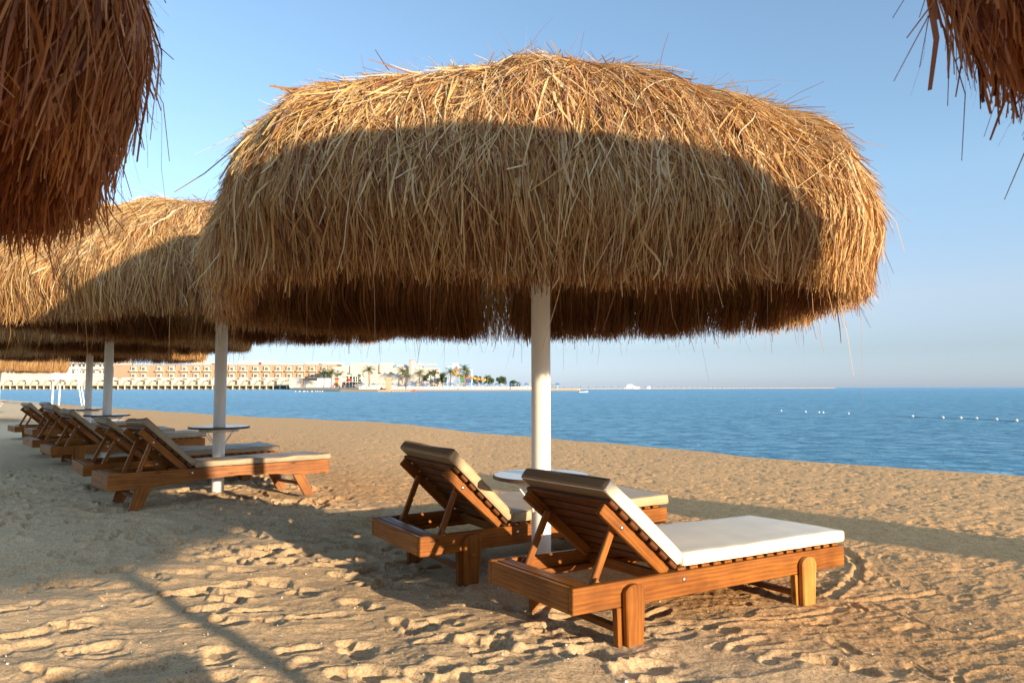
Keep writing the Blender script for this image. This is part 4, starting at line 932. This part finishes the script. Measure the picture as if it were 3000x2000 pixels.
rock(1125, 256, 1.4, .9, M_rock, 'dark rock pile left of the stone tower'); rock(1119, 257, .7, 1.2, M_rock, 'pointed dark rock at the left end of the rock pile')
for k, px in enumerate((1152, 1160, 1167, 1175, 1183, 1191, 1199)): rock(px, 256, .55, .3, M_stone, nth(k + 1) + ' low pale stone to the right of the stone tower', grp='stones beside the tower', z=-.2)
def wreck(px, D, w, h, lab):
    b = MB(); b.prism([(-w, 0), (w, 0), (w * .8, h * .35), (w * .45, h), (w * .2, h * .9), (-w * .3, h * .45)], -.5, .5); o = b.build('upturned_boat', M_rust); o.location = (X_(px, D), D, -.35); tag(o, lab, 'boat')
wreck(1213, 250, .8, 1.15, 'larger rust-red hull fragment poking from the water'); wreck(1233, 250, .75, .55, 'smaller rust-red hull fragment lying in the water')
rrd = random.Random(8)
for k in range(12): rock(870 + k * 7 + rrd.uniform(-3, 3), 262, .22, .22, M_paint, nth(k + 1) + ' small white seabird from the left, off the lawn', 'seabird', 'bird', 'seabirds off the spit', -.2)

# pier with moored boats
p = empty('pier', (X_(1615, 330), 330, 0), 'long low timber pier running out to sea towards the horizon', 'pier')
A = Vector((X_(1600, 345), 345, .75)); B = Vector((X_(2440, 640), 640, .75)); dv = (B - A); L = dv.length; ang = math.atan2(dv.y, dv.x)
b = MB(); b.box((A + B) / 2 + Vector((0, 0, -.15)), (L, 2.2, .3), Matrix.Rotation(ang, 3, 'Z')); b.box(B + Vector((-18, -2, -.2)), (42, 7, .35), Matrix.Rotation(ang, 3, 'Z')); o = b.build('deck', M_deck, p); o.location = -Vector(p.location)
for k in range(60):
    t = k / 59; q = A.lerp(B, t); b = MB(); b.box((q.x, q.y - 1.2, .35), (.35, .35, 3.0), bev=.03); o = b.build('post', M_trunk, p); o.location = -Vector(p.location)
b = MB(); b.tube(A + Vector((0, 0, 1.0)), B + Vector((0, 0, 1.0)), .06, n=5); o = b.build('rail', M_grey, p); o.location = -Vector(p.location)
def boat(name, px, D, L, lab, scale_h=1.0, yaw=0.0, small=False):
    r = empty(name, (X_(px, D), D, SEA_Z), lab, 'boat'); r.rotation_euler = (0, 0, yaw)
    b = MB(); n_ = 14; vs = []; fs = []
    for i_ in range(n_ + 1):
        t = i_ / n_; x = (t - .5) * L; w = L * .14 * (1 - max(0, (t - .55) / .45) ** 2.2) + .02; sh = L * (.085 + .06 * t ** 2) * scale_h
        vs += [(x, -w, sh), (x, -w * .8, -.2), (x, w * .8, -.2), (x, w, sh)]
    for i_ in range(n_):
        a = i_ * 4; fs += [(a, a + 1, a + 5, a + 4), (a + 1, a + 2, a + 6, a + 5), (a + 2, a + 3, a + 7, a + 6), (a + 3, a, a + 4, a + 7)]
    fs += [(0, 3, 2, 1), (n_ * 4, n_ * 4 + 1, n_ * 4 + 2, n_ * 4 + 3)]
    b.add(vs, fs); b.build('hull', M_paint, r)
    if small:
        b = MB(); b.box((-L * .1, 0, L * .13), (L * .08, L * .22, .06)); b.box((L * .12, 0, L * .13), (L * .08, L * .22, .06)); b.build('thwart', M_deck, r); b = MB(); b.box((-L * .52, 0, L * .1), (.25, .25, .6)); b.build('outboard_motor', M_glass, r); return
    k = L / 15
    b = MB(); b.prism([(-5.5 * k, 1.4 * k), (4.2 * k, 1.5 * k), (2.6 * k, 2.9 * k), (-5.5 * k, 2.9 * k)], -1.6 * k, 1.6 * k); cb = b.build('cabin', M_paint, r)
    b = MB(); b.prism([(-4.6 * k, 2.0 * k), (3.0 * k, 2.0 * k), (2.4 * k, 2.55 * k), (-4.6 * k, 2.55 * k)], -1.63 * k, 1.63 * k); b.build('window', M_glass, cb)
    b = MB(); b.prism([(-4.8 * k, 2.9 * k), (1.4 * k, 2.9 * k), (.6 * k, 3.5 * k), (-4.8 * k, 3.4 * k)], -1.4 * k, 1.4 * k); b.build('flybridge', M_paint, r)
    b = MB(); b.box((-1.8 * k, 0, 4.5 * k), (4.6 * k, 2.6 * k, .15 * k)); 
    for xx in (-3.8, 0): b.tube((xx * k, 0, 3.3 * k), (xx * k, 0, 4.5 * k), .08 * k, n=5)
    b.build('sun_roof', M_paint, r)
boat('motor_yacht', 1850, 700, 15.5, 'white motor yacht side-on behind the pier'); boat('motor_boat', 1900, 700, 9.5, 'smaller white boat seen from behind, right of the yacht', 1.2, math.radians(62))
boat('dinghy', 1708, 225, 3.0, 'small dinghy moored beside the start of the pier', .8, .1, True)

# swimming-area floats
def buoy(px, py, lab, grp, m=M_buoy):
    D = 2080 * (1.3 - SEA_Z - .05) / (py - 1134); b = MB(); b.lathe([(0, -.07), (.05, -.06), (.085, -.02), (.085, .03), (.05, .07), (.02, .085), (0, .085)], n=14); b.ball((0, 0, .1), .025, n=6)
    o = b.build('buoy', m, smooth=True); o.location = (X_(px, D), D, SEA_Z + .04); o.scale = (.75,) * 3 if m is M_buoy else (.6,) * 3; tag(o, lab, 'buoy', grp); return o.location.copy()
for k, (px, py) in enumerate(((2284, 1202), (2355, 1205), (2394, 1206.5), (2406, 1207), (2480, 1210))): buoy(px, py, nth(k + 1) + ' from the left of the five small pale buoys farther out', 'far floats', M_paint)
pts = [buoy(px, py, nth(k + 1) + ' from the left of the six beige buoys on the nearer rope', 'near floats') for k, (px, py) in enumerate(((2666, 1218), (2754, 1221.5), (2806, 1222.5), (2852, 1224), (2910, 1227), (2968, 1230)))]
b = MB(); pts = [pts[0] + Vector((-1.5, .6, 0))] + pts + [pts[-1] + Vector((2.5, -1.0, 0))]; b.path([p_ + Vector((0, 0, -.03)) for p_ in pts], .010, 5); tag(b.build('float_rope', M_rope), 'thin dark rope joining the nearer buoys', 'rope')

# lifeguard tower on the left shore
D = 46; z0 = .12
p = empty('lifeguard_tower', (X_(195, D), D, z0), 'white lifeguard tower with a big blank board and a ladder, left shore', 'lifeguard tower')
def LGp(name, m, fn):
    b = MB(); fn(b); o = b.build(name, m, p); o.location = -Vector(p.location); return o
LGp('board', M_paint, lambda b: slab(b, 171, 228, 1076, 1109, D, .06, .6)); LGp('platform', M_paint, lambda b: slab(b, 168, 232, 1109, 1111, D, 1.3, .6))
for px in (163, 167.5): LGp('leg', M_pole, lambda b: b.tube((X_(px - 3.5, D), D + (px - 163) * .12, z0 - .2), (X_(px, D), D + (px - 163) * .12, Z_(1052, D)), .055, n=8))
for q in (0, 8): LGp('ladder_rail', M_paint, lambda b: b.tube((X_(226 + q, D), D, Z_(1080, D)), (X_(256 + q, D), D - .3, z0 - .1), .035, n=6))
for k in range(7):
    t = .12 + k * .12; LGp('rung', M_grey, lambda b: b.tube((X_(226 + 30 * t, D), D - .3 * t, Z_(1080, D) * (1 - t) + z0 * t), (X_(234 + 30 * t, D), D - .3 * t, Z_(1080, D) * (1 - t) + z0 * t), .025, n=5))

# unseen cabin added past the right edge to cast a shadow on the sand
cx, cy = 8.9, 1.1
p = empty('shadow_cabin', (cx, cy, 0), 'unseen narrow wooden cabin added to the right to cast a shadow band', 'cabin'); p.rotation_euler = (0, 0, math.radians(45)); p.scale = (.78, .78, 1.0)
b = MB()
for k in range(9): b.box((-.56 + k * .14, -.55, 1.15), (.135, .03, 2.5)); b.box((-.56 + k * .14, .55, 1.15), (.135, .03, 2.5)); b.box((-.62, -.5 + k * .125, 1.15), (.03, .12, 2.5)); b.box((.62, -.5 + k * .125, 1.15), (.03, .12, 2.5))
b.build('wall', M_wood, p); b = MB(); b.box((0, 0, 2.44), (1.4, 1.3, .06)); b.build('roof', M_wood_dark, p)
